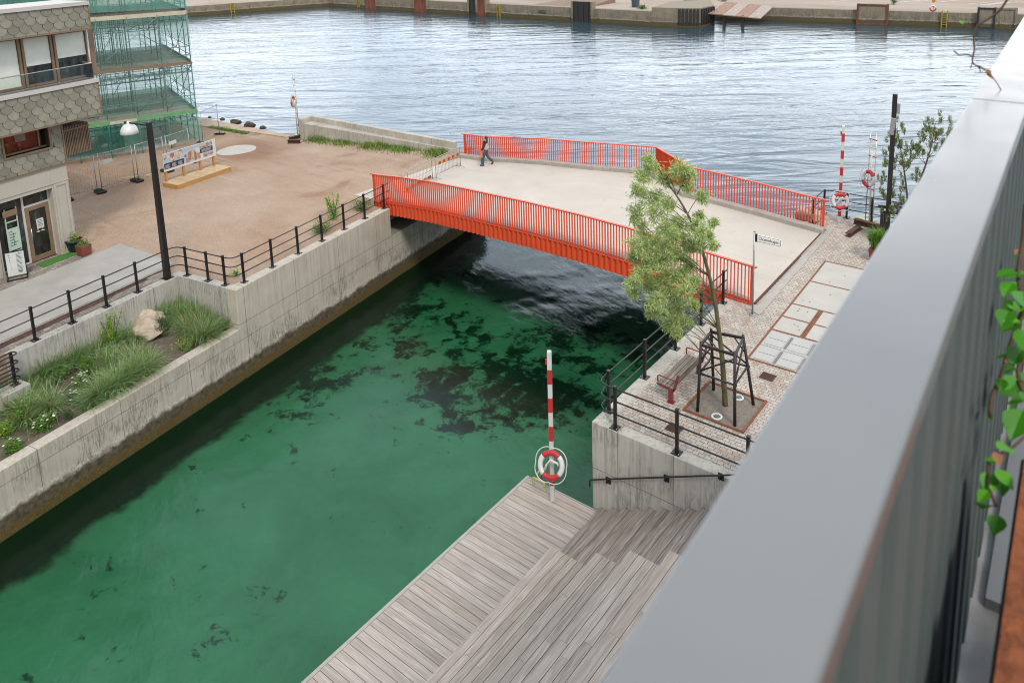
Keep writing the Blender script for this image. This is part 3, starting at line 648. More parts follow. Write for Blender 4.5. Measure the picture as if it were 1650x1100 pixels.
b = MB(); b.box(-.9,.45,-.34,.3,-1.1,0); ob = b.build('concrete_step', MAT['coping'], loc=LP(s0,o0,2.75), rz=LR, bevel=.02); tag(ob,'small concrete landing at the left edge of the planter','landing')
railing('pipe_railing','short black railing looping round the landing at the left edge',LP(s0,o0,2.752),LR,[(.2,0),(-.6,0)],[(-1.6,.12),(.34,.12),(.34,-.12),(-1.6,-.12)],RG,1.05,(1.0,.72,.45,.2))
# ================================================================== LEFT BANK OBJECTS
# street lamp
p0 = LP(8.29,3.22,3.515)
t = thing('street_lamp','tall black square lamp post with a white dome shade, on the promenade corner','street lamp',p0,LR,'lamp posts')
b = MB(); b.hexa([(-.1,-.1,0),(.1,-.1,0),(.1,.1,0),(-.1,.1,0)],[(-.075,-.075,6.0),(.075,-.075,6.0),(.075,.075,6.0),(-.075,.075,6.0)]); pl = b.build('post',MAT['black'],t,bevel=.008)
b = MB(); b.box(-.17,.17,-.17,.17,0,.02); b.build('base_plate',MAT['black'],pl)
# arm points inland / to the left of the photo
tip = by(205,196,by(238,200,p0.y).y)
arm = Vector((-.25,.95,0)).normalized()
b = MB(); b.beam((0,0,5.88),arm*1.02+Vector((0,0,5.98)),.05,.05); b.build('arm',MAT['black'],t)
c = arm*.86; b = MB(); b.lathe([(.02,.12),(.05,.1),(.06,.02),(.15,0),(.24,-.09),(.29,-.2),(.31,-.34),(.3,-.345),(.28,-.2),(.2,-.08),(.05,-.03)],(c.x,c.y,5.9),24)
b.build('lamp_shade',MAT['shadewhite'],t)
# plain second lamp far behind, seen only as its white shade? (none)

# ------------------------------------------------------------------ apartment building with slate scales
B0 = LP(8.67,9.1,3.5)
bt = thing('apartment_building','apartment building with grey-green fish-scale cladding above a pale shop front','building',B0,LR)
def fx(px,py,o=9.1):
    s,z = onl(px,py,o); return s-8.67, z-3.5
b = MB()   # ground floor with the shop opening between x=-2.85 and -.68
b.box(-18,-2.85,0,9,0,3.7); b.box(-.68,0,0,9,0,3.7); b.box(-2.85,-.68,0,9,2.86,3.7); b.box(-2.85,-.68,2.2,9,0,2.86)
b.build('wall',MAT['render'],bt,bevel=.012)
b = MB()   # raised pilaster frames of the pale pier panels
for x0,x1 in ((-.62,-.06),(-4.6,-2.95)):
    for (a,c,d,e) in ((x0,x0+.09,.03,3.0),(x1-.09,x1,.03,3.0),(x0+.09,x1-.09,2.9,3.0),(x0+.09,x1-.09,.03,.2)): b.box(a,c,-.035,.01,d,e)
b.box(-18,0.01,-.03,.01,3.02,3.05); b.build('wall_trim',MAT['render'],bt)
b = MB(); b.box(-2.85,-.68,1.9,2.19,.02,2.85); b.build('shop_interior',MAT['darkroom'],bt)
wb = MB()
for a,c in ((-2.85,-2.79),(-1.76,-1.68),(-.74,-.68)): wb.box(a,c,.3,.38,.05,2.86)
wb.box(-2.79,-1.76,.3,.38,.05,.12); wb.box(-1.68,-.74,.3,.38,2.3,2.38); wb.box(-2.79,-1.76,.3,.38,2.8,2.86); wb.box(-1.68,-.74,.3,.38,2.8,2.86)
w = wb.build('shop_window',MAT['whitemetal'],bt)
b = MB(); b.box(-2.79,-1.76,.335,.345,.12,2.8); b.box(-1.68,-.74,.335,.345,2.38,2.8); b.build('pane',m_glass('shop_glass',(.035,.04,.037)),w)
b = MB()
for x in (-2.45,-2.02): b.beam((x,.26,.1),(x+.03,.29,2.5),.05,.03)
for z in (.35,.75,1.15,1.55,1.95): b.box(-2.45,-2.0,.25,.29,z,z+.04)
o = b.build('shop_ladder',MAT['mint'],None,loc=B0,rz=LR); tag(o,'pale green display ladder leaning inside the shop window','ladder')
o = thing('shop_sign','mint green handwritten sign hanging on the ladder in the shop window','sign',B0,LR)
b = MB(); b.box(-2.52,-1.98,.225,.245,2.2,2.44); b.build('header_board',MAT['bronze'],o)
b = MB(); b.box(-2.47,-2.0,.225,.245,.85,1.72)
for i in range(6): b.box(-2.4,-2.4+.12+.2*((i*37)%10)/10,.218,.224,1.58-.11*i,1.6-.11*i,None,1)
for i in range(5): b.box(-2.26+.02*(i%2),-2.24+.02*(i%2),.218,.224,1.45-.1*i,1.53-.1*i,None,1)
b.build('sign_board',[MAT['mint'],MAT['ink']],o)
b = MB()   # door leaf
for (a,c,d,e) in ((-1.67,-1.53,.06,2.29),(-.89,-.75,.06,2.29),(-1.53,-.89,2.14,2.29),(-1.53,-.89,.06,.26)): b.box(a,c,.28,.36,d,e)
d = b.build('door',MAT['bronze'],bt,bevel=.006)
b = MB(); b.box(-1.53,-.89,.315,.325,.26,2.14); b.build('pane',m_glass('door_glass',(.03,.034,.03)),d)
b = MB(); b.tube((-1.585,.2,.85),(-1.585,.2,1.45),.018); b.tube((-1.585,.2,.9),(-1.585,.29,.9),.012); b.tube((-1.585,.2,1.4),(-1.585,.29,1.4),.012); b.build('handle',MAT['alu'],d)
b = MB(); b.box(-1.3,-1.02,.305,.312,1.32,1.72)
for i in range(5): b.box(-1.26,-1.08+.02*(i%2),.3,.305,1.64-.06*i,1.655-.06*i,None,1)
b.build('notice',[MAT['paper'],MAT['ink']],d)
b = MB()
for xx in (-1.28,-1.1): b.lathe([(.005,0),(.07,.01),(.07,.02),(.005,.03)],(xx,.30,1.2),12,None,0); b.box(xx-.03,xx+.03,.295,.31,1.27,1.33,None,1)
b.build('sticker',[MAT['paper'],MAT['orangeflower']],d)

def scales(mb, x0,x1,z0,z1,y, w=.43,row=.275, holes=()):
    nr = int((z1-z0)/row)+2
    for r in range(nr):
        zt = z1-row*r+.14; off = (w/2 if r%2 else 0)
        n = int((x1-x0)/w)+2
        for i in range(n):
            cx = x1-w*i-off+.05
            pts = [(cx-w/2+.008,zt+.16)]+[(cx+(w/2-.008)*cos(pi+pi*k/10), zt-.2+(w/2-.008)*sin(pi+pi*k/10)*1.05) for k in range(11)]+[(cx+w/2-.008,zt+.16)]
            pts = [(min(max(a,x0),x1),min(max(c,z0),z1)) for a,c in pts]
            for h0,h1,h2,h3 in holes:
                ax = [q[0] for q in pts]; az = [q[1] for q in pts]
                if max(ax) <= h0 or min(ax) >= h1 or max(az) <= h2 or min(az) >= h3: continue
                mx0 = (max(ax)+min(ax))/2; mz0 = (max(az)+min(az))/2
                k = min((abs(mx0-h0) if mx0 < h0+.25 else 9,0),(abs(mx0-h1) if mx0 > h1-.25 else 9,1),(abs(mz0-h2) if mz0 < h2+.25 else 9,2),(abs(mz0-h3) if mz0 > h3-.25 else 9,3))
                if k[0] == 9: pts = [(0,0)]; break
                if k[1] == 0: pts = [(min(a,h0),c) for a,c in pts]
                elif k[1] == 1: pts = [(max(a,h1),c) for a,c in pts]
                elif k[1] == 2: pts = [(a,min(c,h2)) for a,c in pts]
                else: pts = [(a,max(c,h3)) for a,c in pts]
            ax = [q[0] for q in pts]; az = [q[1] for q in pts]
            if max(ax)-min(ax) < .02 or max(az)-min(az) < .02: continue
            q = []
            for a,c in pts:
                if q and abs(q[-1][0]-a)+abs(q[-1][1]-c) < 1e-4: continue
                q.append((a,c))
            if len(q) < 3: continue
            yb = lambda c: y-.012-.035*(zt-c)/.5
            n0 = len(q); vs = [(a,yb(c),c) for a,c in q]+[(a,yb(c)+.012,c) for a,c in q]
            mb.add(vs,[list(range(n0))],random.random()); mb.add(vs,[(k,(k+1)%n0,n0+(k+1)%n0,n0+k) for k in range(n0)],.5,1)
            mx_,mz_ = sum(a for a,c in q)/n0, sum(c for a,c in q)/n0
            mb.add([(min(max(mx_+(a-mx_)*1.025,x0),x1),yb(c)+.013,max(mz_+(c-mz_)*1.03,z0)) for a,c in q],[list(range(n0))],.5,1)  # larger dark copy behind each scale: gap shadow put into the colour
# first floor wall (around the red window)
wx0,wz0 = fx(8,255); wx1,wz1 = fx(75,202)
b = MB(); b.box(-18,wx0,.0,8.8,3.7,5.6); b.box(wx1,-.02,.0,8.8,3.7,5.6); b.box(wx0,wx1,.0,8.8,3.7,wz0); b.box(wx0,wx1,.0,8.8,wz1,5.6); b.box(wx0,wx1,1.2,8.8,wz0,wz1)
b.build('upper_wall',MAT['scaleback'],bt)
b = MB(); scales(b,-6,-.02,3.74,5.5,0,holes=((wx0-.07,wx1+.07,wz0-.07,wz1+.07),)); b.build('scale_cladding',[MAT['scale'],MAT['edgeshade']],bt)
b = MB(); b.box(-18,.03,-.06,-.005,3.68,3.73); b.box(-.015,.03,-.06,.3,3.73,5.6); b.build('edge_trim',MAT['bronze'],bt)
b = MB()
for (a,c,d,e) in ((wx0-.07,wx0,wz0-.07,wz1+.07),(wx1,wx1+.07,wz0-.07,wz1+.07),(wx0,wx1,wz0-.07,wz0),(wx0,wx1,wz1,wz1+.07)): b.box(a,c,-.07,.66 if a > wx0 else .3,d,e)
b.box(wx1-.3,wx1-.24,.18,.26,wz0,wz1); b.box(wx0,wx1,.18,.26,wz0,wz0+.07)
w = b.build('window',MAT['bronze'],bt)
b = MB(); b.box(wx0,wx1,.215,.225,wz0+.07,wz1); b.build('pane',MAT['pane'],w)
b = MB(); b.box(wx0,wx1,.62,.65,wz0,wz1); b.box(wx0+.75,wx0+1.15,.57,.6,wz0+.35,wz1,None,1)
b.lathe([(.05,.0),(.02,.3),(.1,.32),(.05,.45)],(wx0+.35,.45,wz0),10,None,2); b.lathe([(.05,.0),(.02,.2),(.09,.22),(.05,.33)],(wx0+.8,.45,wz0),10,None,2)
b.build('room_interior',[MAT['interior'],MAT['creamprint'],MAT['orangewood']],bt)
# slatted balcony box on the corner
b = MB()
for i in range(17): b.box(.06+1.05*i/16-.016,.06+1.05*i/16+.016,-.0,.05,3.95,5.15)
for i in range(20): b.box(1.1,1.15,.1+1.4*i/19-.016,.1+1.4*i/19+.016,3.95,5.15)
b.box(.02,1.16,-.01,.06,4.98,5.04); b.box(.02,1.16,1.5,1.55,3.95,5.4)
sb = b.build('slatted_balcony',MAT['slat'],bt)
b = MB(); b.box(.02,1.1,.06,1.5,4.0,4.1); b.build('balcony_floor',MAT['whitemetal'],sb)
# projecting bands
def band(z0,z1,xr,yf=-.6):
    b = MB(); b.box(-18,xr,yf,1.5,z0,z1-.15); b.build('spandrel_band',MAT['scaleback'],bt)
    b = MB(); scales(b,-6.5,xr,z0+.04,z1-.16,yf); b.build('scale_cladding',[MAT['scale'],MAT['edgeshade']],bt)
    b = MB(); b.box(-18,xr+.03,yf-.055,yf-.004,z0-.02,z0+.035); b.box(xr+.002,xr+.04,yf-.05,1.5,z0-.02,z1-.15); b.build('edge_trim',MAT['bronze'],bt)
    b = MB(); b.box(-18,xr+.06,yf-.08,1.52,z1-.148,z1); b.build('white_coping',MAT['whitemetal'],bt)
x1a,z1a = fx(163,184,8.5); _,z1b = fx(163,125,8.5); x2a,z2a = fx(143,47,8.5); _,z2b = fx(140,2,8.5)
band(z1a,z1b,x1a); band(z2a,z2b,x1a)
# window storey between the bands
b = MB(); b.box(-18,x1a-.75,.35,8.8,z1b-.1,z2a+.1); b.build('recess_wall',MAT['bronze'],bt)
edges = [fx(145,85,9.1)[0], fx(88,90,9.1)[0], fx(36,95,9.1)[0], fx(36,95,9.1)[0]-1.55, fx(36,95,9.1)[0]-3.1]
zt, zb = z2a-.05, z1b+.02
for i in range(4):
    x1,x0 = edges[i]-.02, edges[i+1]+.02
    b = MB()
    for (a,c,d,e) in ((x0,x0+.1,zb,zt),(x1-.1,x1,zb,zt),(x0+.1,x1-.1,zb,zb+.1),(x0+.1,x1-.1,zt-.08,zt)): b.box(a,c,0,.16,d,e)
    w = b.build('window',MAT['bronze'],bt,bevel=.006)
    b = MB(); b.box(x0+.1,x1-.1,.07,.09,zb+.1,zt-.08); b.build('pane',m_glass('window_glass',(.035,.04,.034)) if i == 0 else bpy.data.materials['window_glass'],w)
    b = MB(); lo = zb+.1 if i >= 2 else zb+.1+(zt-zb)*(.36+.06*(i==0)); b.box(x0+.12,x1-.12,.055,.066,lo,zt-.08); b.build('blind',MAT['blind'],w)
b = MB(); b.box(edges[0],edges[0]+.22,0,.3,zb,zt); b.build('corner_post',MAT['bronze'],bt)
b = MB(); b.tube((-18,-.5,zb+.62),(x1a-.05,-.5,zb+.62),.022); b.tube((x1a-.05,-.5,zb+.62),(x1a-.05,.9,zb+.62),.022); hr = b.build('balustrade_rail',MAT['alu'],bt)
b = MB(); b.box(-18,x1a-.06,-.505,-.495,zb,zb+.6); b.box(x1a-.055,x1a-.045,-.49,.9,zb,zb+.6); b.build('balustrade_glass',MAT['pane'],bt)
b = MB(); b.tube((edges[0]-.12,-.12,zb),(edges[0]-.12,-.12,zt),.035); b.build('downpipe',MAT['shadewhite'],bt)

# ------------------------------------------------------------------ shop clutter
def lt(name,label,cat,px,py,z=3.52,rz=0,group=None):
    return thing(name,label,cat,bp(px,py,z),LR+rz,group)
t = lt('sandwich_board','white framed pavement sign with dark print in front of the shop','sign',29,447,3.52,-.55)
b = MB(); 
for x in (-.31,.31): b.box(x-.015,x+.015,-.02,.02,.05,1.06); b.box(x-.02,x+.02,-.3,.3,.02,.06)
b.box(-.31,.31,-.02,.02,1.03,1.06); b.box(-.31,.31,-.3,-.26,.02,.06); b.build('frame',MAT['black'],t)
b = MB(); b.box(-.295,.295,-.012,.012,.1,1.03)
for i in range(14): b.box(.04,.24-.08*((i*7)%4)/4,-.018,-.013,.95-.05*i,.962-.05*i,None,1)
for i in range(9): b.box(-.22+.01*i,-.16,-.018,-.013,.92-.07*i,.935-.07*i,None,1)
b.lathe([(.005,0),(.07,.001),(.07,.004),(.005,.005)],(.12,-.02,.27),14,None,1)
b.build('sign_panel',[MAT['paper'],MAT['ink']],t)
s1,o1 = so(100,415,3.52); b = MB(); b.box(-.75,.62,-.38,.2,0,.02); b.box(.62,1.15,-.05,.35,0,.02); o = b.build('turf_mat',MAT['astroturf'],loc=LP(8.67-.95,8.95,3.522),rz=LR); tag(o,'bright green artificial turf mat at the shop door','door mat')
def pot(px,py,label,round_,m,group):
    t = lt('flower_pot',label,'flower pot',px,py,3.53,0,group)
    b = MB()
    if round_: b.lathe([(.19,0),(.25,.1),(.3,.42),(.33,.43),(.33,.5),(.28,.5),(.27,.42)],(0,0,0),20)
    else:
        b.hexa([(-.19,-.19,0),(.19,-.19,0),(.19,.19,0),(-.19,.19,0)],[(-.22,-.22,.42),(.22,-.22,.42),(.22,.22,.42),(-.22,.22,.42)])
    b.build('pot',m,t,bevel=0 if round_ else .01)
    b = MB(); b.lathe([(.2,0),(.2,.02)],(0,0,.405),14); b.build('potting_soil',MAT['soil'],t)
    R = random.Random(px); b = MB(); hh = .45 if round_ else .2
    for i in range(150): 
        c = Vector((R.gauss(0,.1),R.gauss(0,.1),.43+abs(R.gauss(0,.12))*hh/.35)); leaf(b,c,.08,.035,rdir(R)+Vector((0,0,.5)),Vector((0,1,0)),R.random())
    for i in range(12 if round_ else 3):
        c = Vector((R.gauss(0,.14),R.gauss(0,.14),.55+R.random()*.2))
        for k in range(5): leaf(b,c,.05,.045,Vector((cos(k*1.256),sin(k*1.256),.2)),Vector((0,0,1)),.5,1)
    b.build('flowering_foliage',[MAT['weed'],MAT['orangeflower']],t)
pot(121,404,'round dark blue flower pot with orange and yellow flowers by the shop pier',True,MAT['navypot'],'pots at the shop')
pot(136,410,'square rust-red flower pot beside the round blue one',False,MAT['terracotta'],'pots at the shop')

# ------------------------------------------------------------------ building site: structure and scaffold
F0 = bp(322,232,3.5); F1 = bp(160,118,8.57); fd = Vector((F0.x-F1.x,F0.y-F1.y,0)).normalized(); SR = atan2(fd.y,fd.x)
SL = 9.6; S0 = F0-fd*SL; S0.z = 3.5
st = thing('building_shell','unfinished concrete building shell standing inside the green scaffold','building site',S0,SR)
ZD = (2.1,5.1,8.2,11.3)
b = MB()
for z in (2.0,5.0,8.1,11.2): b.box(-9,4.6,2.4,13,z-.28,z)
b.box(-9,8.2,.9,13,-.1,.06); b.build('floor_slab',MAT['wallc'],st)
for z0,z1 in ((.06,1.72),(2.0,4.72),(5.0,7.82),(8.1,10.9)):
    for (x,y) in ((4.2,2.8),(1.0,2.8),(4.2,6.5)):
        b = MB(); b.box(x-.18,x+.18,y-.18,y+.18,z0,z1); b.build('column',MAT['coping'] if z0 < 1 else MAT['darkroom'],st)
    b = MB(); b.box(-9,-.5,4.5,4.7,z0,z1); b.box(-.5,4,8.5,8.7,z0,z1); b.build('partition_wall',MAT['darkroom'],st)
for (x,y,z0,z1) in ((.0,2.2,.06,1.72),(1.2,2.5,.06,1.72),(2.0,2.0,.06,1.72),(3.0,3.1,.06,1.72),(1.2,1.8,2.0,4.7),(2.2,2.6,2.0,4.7)):
    b = MB(); b.box(x-.09,x+.09,y-.06,y+.06,z0,z1); b.build('timber_prop',MAT['orangewood'],st)
sc_ = thing('scaffold','tall tube scaffold with plank decks and green safety netting round the building shell','scaffold',S0,SR)
R = random.Random(4)
xs = [0,1.6,3.2,4.8,6.4,8.0,9.6]; ysr = [0,1.3,3.2,5.4,7.6,9.8]
def pmat(z): return 'steelteal' if z < 2.2 or z > 8.2 else ('steelgrey' if z > 5.1 else 'steelnavy')
for i,(za,zb_) in enumerate([(0,2.3),(2.3,5.3),(5.3,8.4),(8.4,13.2)]):
    mm = ('steelteal','steelgrey','steelgrey','steelteal')[i]
    spots = [(x,0) for x in xs]+[(x,1.3) for x in xs if x > 4.7 or i > 1]+[(x,y) for y in ysr[2:] for x in (9.6,8.3)]
    for (x,y) in spots:
        b = MB(); b.tube((x,y,za),(x,y,zb_),.031,6); b.build('standard',MAT[mm],sc_)
    b = MB(); zd = ZD[i]
    for k,z in enumerate((zd-.05,zd+.5,zd+1.0,zd-.55)):
        for y in (0,1.3): 
            if z > 0 and (y == 0 or z < zd or i>1): b.tube((0,y,z),(9.6,y,z),.022,6)
        for x in (9.6,8.3): b.tube((x,0,z),(x,9.8,z),.022,6)
    for x in xs: b.tube((x,-.12,zd-.08),(x,1.42,zd-.08),.022,6)
    b.build('ledger',MAT[mm],sc_)
    b = MB()   # lattice girders under the decks and their verticals
    for (p,q) in (((0,.02,zd-.5),(9.6,.02,zd-.5)),((8.32,0,zd-.5),(8.32,9.8,zd-.5)),((0,1.32,zd-.95),(8.3,1.32,zd-.95)),((0,2.6,zd-1.2),(8.3,2.6,zd-1.2))):
        p = Vector(p); q = Vector(q); u = (q-p); n = int(u.length/.55)
        b.tube(p,q,.02,6); b.tube(p+Vector((0,0,.32)),q+Vector((0,0,.32)),.02,6)
        for k in range(n+1):
            a = p+u*k/n; b.tube(a,a+Vector((0,0,.32)),.013,5)
            if i in (1,2) and k%2 == 0 and k < n: b.tube(a,p+u*(k+1)/n+Vector((0,0,.32)),.012,5)
    b.build('lattice_girder',MAT[mm],sc_)
    b = MB()
    if i: b.tube((xs[3+i%2],-.05,za+.2),(xs[5+i%2],-.05,zb_-.4),.022,6)
    b.tube((9.65,.2,zb_-.2),(9.65,4.6,za+.2),.022,6); b.tube((9.65,9.6,zb_-.2),(9.65,5.2,za+.2),.022,6); b.tube((8.0,0,za+.1),(9.6,0,za+1.6),.022,6); b.tube((4.8,1.3,za+.3),(6.4,1.3,zb_-.3),.02,6)
    b.build('brace',MAT['galv' if i == 2 else mm],sc_)
    # props: a thicket of thin shoring posts
    b = MB()
    for k in range(34):
        x,y = R.uniform(.2,6.6),R.uniform(1.6,4.2)
        b.tube((x,y,za+.1 if i==0 else ZD[i-1]),(x,y,zd-.1),.018,5)
    b.build('shoring_prop',MAT['steelteal' if i in (0,3) else 'steelnavy' if i == 1 else 'steelgrey'],sc_)
for i,zd in enumerate(ZD):
    b = MB()
    for k in range(6): b.box(-.1,9.7,.0+k*.235,.22+k*.235,zd-.045,zd)
    for k in range(33): 
        b.box(4.6,9.55,1.45+k*.26,1.45+k*.26+.245,zd-.046,zd-.002)
    b.build('plank_deck',MAT['greydeck'],sc_)
    b = MB(); b.box(9.56,9.6,0,9.8,zd+.01,zd+.2); b.build('toe_board',MAT['blackwood' if i%2 else 'steelnavy'],sc_)
    b = MB(); 
    if i == 0: b.box(1.0,3.4,-.06,-.025,zd-.12,zd+.1,None,0); b.box(3.4,4.9,-.06,-.025,zd-.12,zd+.1,None,1); b.box(6.3,9.65,-.06,-.025,zd-.1,zd+.12,None,1); b.box(4.9,6.3,-.06,-.025,zd-.1,zd+.08,None,2)
    elif i == 1: b.box(0,3.0,-.06,-.025,zd-.14,zd+.1,None,0); b.box(3.05,9.65,-.06,-.025,zd-.1,zd+.06,None,3)
    elif i == 2: b.box(0,3.6,-.06,-.025,zd-.16,zd+.08,None,0); b.box(3.65,9.65,-.06,-.025,zd-.18,zd+.06,None,2)
    else: b.box(0,9.65,-.06,-.025,zd-.1,zd+.1,None,0)
    b.build('fascia_board',[MAT['blueboard'],MAT['greenboard'],MAT['creamboard'],MAT['slat']],sc_)
def netp(name, pts, m):
    b = MB(); n = 14
    a,c,d,e = [Vector(p) for p in pts]; vs = []
    nn = (c-a).cross(e-a).normalized()
    for i in range(n+1):
        for j in range(n+1):
            u,v = i/n,j/n; p = (a*(1-u)+c*u)*(1-v)+(e*(1-u)+d*u)*v
            vs.append(p+nn*(.06*sin(u*9+v*4)*sin(v*7+u*3)*(u*(1-u)*v*(1-v)*16)**.3))
    b.add(vs,[(i*(n+1)+j,(i+1)*(n+1)+j,(i+1)*(n+1)+j+1,i*(n+1)+j+1) for i in range(n) for j in range(n)],.5,0,True)
    return b.build(name,m,sc_)
netp('safety_net',[(9.7,0,0),(9.7,9.8,0),(9.7,9.8,2.4),(9.7,0,2.4)],MAT['net'])
netp('safety_net',[(9.7,0,6.1),(9.7,9.8,6.1),(9.7,9.8,13),(9.7,0,13)],MAT['net'])
netp('safety_net',[(9.7,2,2.9),(9.7,9.8,2.9),(9.7,9.8,4.4),(9.7,2,4.4)],MAT['net'])
netp('safety_net',[(-.1,-.1,.3),(6.3,-.1,.3),(6.3,-.1,1.9),(-.1,-.1,1.9)],MAT['netdark'])
netp('safety_net',[(-.1,-.09,2.3),(9.6,-.09,2.1),(9.6,-.09,3.0),(-.1,-.09,3.1)],MAT['netlight'])
netp('safety_net',[(4.5,-.12,5.3),(9.7,-.12,5.2),(9.7,-.12,8.0),(4.5,-.12,8.1)],MAT['netlight'])
netp('safety_net',[(-2,8.2,.2),(9.6,8.2,.2),(9.6,8.2,13),(-2,8.2,13)],MAT['net'])
netp('safety_net',[(5.5,-.12,.2),(9.7,-.12,.2),(9.7,-.12,2.0),(5.5,-.12,2.0)],MAT['netlight'])
netp('safety_net',[(4.5,-.12,2.9),(9.7,-.12,2.9),(9.7,-.12,5.0),(4.5,-.12,5.0)],MAT['netlight'])
netp('safety_net',[(.5,-.09,8.6),(9.6,-.09,8.4),(9.6,-.09,12.9),(.5,-.09,12.9)],MAT['net'])

# small stack of leftovers at the scaffold foot
for (px,py,w,nm) in ((206,289,.9,'pale offcut planks lying by the site fence foot'),(242,284,.6,'short pale offcut board lying at the foot of the scaffold')):
    b = MB(); b.box(-w/2,w/2,-.1,.1,0,.04); b.box(-w/2+.1,w/2+.1,.02,.2,.04,.08); o = b.build('offcut_boards',MAT['pine'],loc=bp(px,py,3.5),rz=1.1); tag(o,nm,'planks','offcuts on the building site')

# site fence panels
def fence_panel(p,q,label,board=True):
    p = Vector(p); q = Vector(q); d = q-p; L = d.length; t = thing('fence_panel',label,'fence panel',p,atan2(d.y,d.x),'temporary site fence panels')
    b = MB()
    for x in (.04,L-.04): b.tube((x,0,.05),(x,0,2.0),.021,8)
    for z in (.25,1.95): b.tube((.04,0,z),(L-.04,0,z),.019,8)
    f = b.build('frame',MAT['galv'],t)
    b = MB(); n = int(L/.11)
    for i in range(1,n): b.tube((L*i/n,0,.25),(L*i/n,0,1.95),.0035,4)
    for z in (.6,.95,1.3,1.65): b.tube((.04,0,z),(L-.04,0,z),.0035,4)
    b.build('wire_mesh',MAT['galv'],t)
    b = MB(); b.box(-.12,.12,-.36,.36,0,.13); b.build('foot_block',MAT['black'],t,bevel=.03)
    b = MB(); b.box(L-.13,L+.11,-.35,.35,0,.128); b.build('foot_block',MAT['black'],t,bevel=.03)
    if board: b = MB(); b.box(.25,.75,-.02,-.012,1.4,1.6); b.build('notice_board',MAT['paper'],t)
fa = [bp(112,322,3.5),bp(159,311,3.5),bp(219,293,3.5),bp(268,277,3.5),bp(309,262,3.5)]
fence_panel(fa[0],fa[1],'galvanised site fence panel next to the shop corner',False)
fence_panel(fa[1]+Vector((-.03,.15,0)),fa[2],'galvanised site fence panel with a white notice, left of the lamp post')
fence_panel(fa[2]+Vector((-.02,.12,0)),fa[3],'galvanised site fence panel behind the black lamp post',False)
fence_panel(fa[3]+Vector((-.02,.12,0)),fa[4],'galvanised site fence panel behind the information board')
g0 = bp(327,231,3.5); fence_panel(g0,g0+Vector((-1.1,1.8,0)),'site fence panel seen end-on at the far scaffold corner',False)

# information board on a wooden platform
pA = bp(268,300,3.5); pB = bp(347,273,3.5); d = pB-pA; BR = atan2(d.y,d.x); BL = d.length
t = thing('information_board','wide information board with pictures on wooden posts, standing on a plank platform','billboard',pA,BR)
b = MB()
for i,x in enumerate((.05,BL*.36,BL*.7,BL-.05)): 
    b = MB(); b.box(x-.05,x+.05,-.06,.06,.1,1.72); b.build('post',MAT['orangewood'],t)
b = MB(); b.box(-.08,BL+.08,-.1,-.065,.78,1.72); b.build('board',MAT['white'],t)
W = BL+.16
def pict(x0,x1,z0,z1,seed,parts):
    R = random.Random(seed); b = MB(); b.box(x0,x1,-.106,-.101,z0,z1,None,0)
    if parts == 'houses':
        for i in range(26):
            x = R.uniform(x0,x1-.14); z = z0+R.uniform(0,.3)*(z1-z0)/.5; w = R.uniform(.08,.24); h = R.uniform(.06,.2)*(z1-z0)/.5
            b.box(x,min(x1,x+w),-.1085-.0005*i,-.1065,z,min(z1,z+h),None,1+R.randrange(2))
    return b.build('picture',[MAT['skyprint'],MAT['brownprint'],MAT['creamprint']],t)
pict(-.06,W*.345,1.2,1.7,1,'houses'); pict(W*.345,W*.66,.9,1.7,2,'houses'); pict(W*.66,W*.915,1.42,1.7,3,'houses'); pict(W*.72,W*.915,.92,1.16,4,'houses')
b = MB(); b.box(-.06,W*.343,-.107,-.101,.9,1.2)
for c in (.0,W*.12,W*.235):
    for i in range(5): b.box(c,c+W*.085-.03*(i%3),-.111,-.108,1.1-.04*i,1.115-.04*i,None,1)
b.build('text_panel',[MAT['navyprint'],MAT['paper']],t); b = MB(); b.box(W*.662,W*.915,-.107,-.101,1.17,1.41)
for i in range(4): b.box(W*.69,W*.89-.06*(i%2),-.111,-.108,1.35-.045*i,1.365-.045*i,None,1)
b.build('text_panel',[MAT['navyprint'],MAT['paper']],t)
pl = thing('wooden_platform','low platform of pale new planks in front of the information board','platform',pA,BR)
b = MB(); n = 26
for i in range(n): b.box(-.12+(BL+.3)*i/n,-.12+(BL+.3)*(i+1)/n-.008,-1.05,.12,.2,.235)
b.build('plank_top',MAT['pine'],pl)
b = MB(); b.box(-.12,BL+.18,-1.04,-.99,0,.199); b.box(-.12,-.08,-.99,.1,0,.199); b.box(BL+.14,BL+.18,-.99,.1,0,.199); b.build('side_frame',MAT['orangewood'],pl)

# ------------------------------------------------------------------ parapet wall on the harbour and its weeds
pt = thing('harbour_parapet','low concrete harbour wall with a ledge and raised parapet, left of the bridge','wall',(0,0,0))
A = bp(509,201,4.44); Bp = bp(732,240,3.75); A2 = bp(516,186.5,4.74); B2 = bp(750,228.5,4.12); E1 = bp(494.7,199.7,4.44); E2 = bp(489,192.7,4.74)
ud = (Bp-A); ud.z = 0; ud.normalize(); nd = Vector((-ud.y,ud.x,0))
if nd.y < 0: nd = -nd
w1 = (A2-A).dot(nd); w2 = (B2-Bp).dot(nd)
def zz(p,z): return Vector((p.x,p.y,z))
Aw = A-ud*.95
b = MB(); b.hexa([zz(Aw,2.5),zz(Bp,2.5),zz(Bp+nd*(w2-.3),2.5),zz(Aw+nd*(w1-.3),2.5)],[zz(Aw,4.44),zz(Bp,3.72),zz(Bp+nd*(w2-.3),3.72),zz(Aw+nd*(w1-.3),4.44)])
b.hexa([zz(A-ud*.15-nd*.06,2.5),zz(A+ud*.18-nd*.06,2.5),zz(A+ud*.18,2.5),zz(A-ud*.15,2.5)],[zz(A-ud*.15-nd*.06,4.43),zz(A+ud*.18-nd*.06,4.42),zz(A+ud*.18,4.42),zz(A-ud*.15,4.43)])
b.build('ledge_wall',MAT['parapet'],pt,bevel=.015)
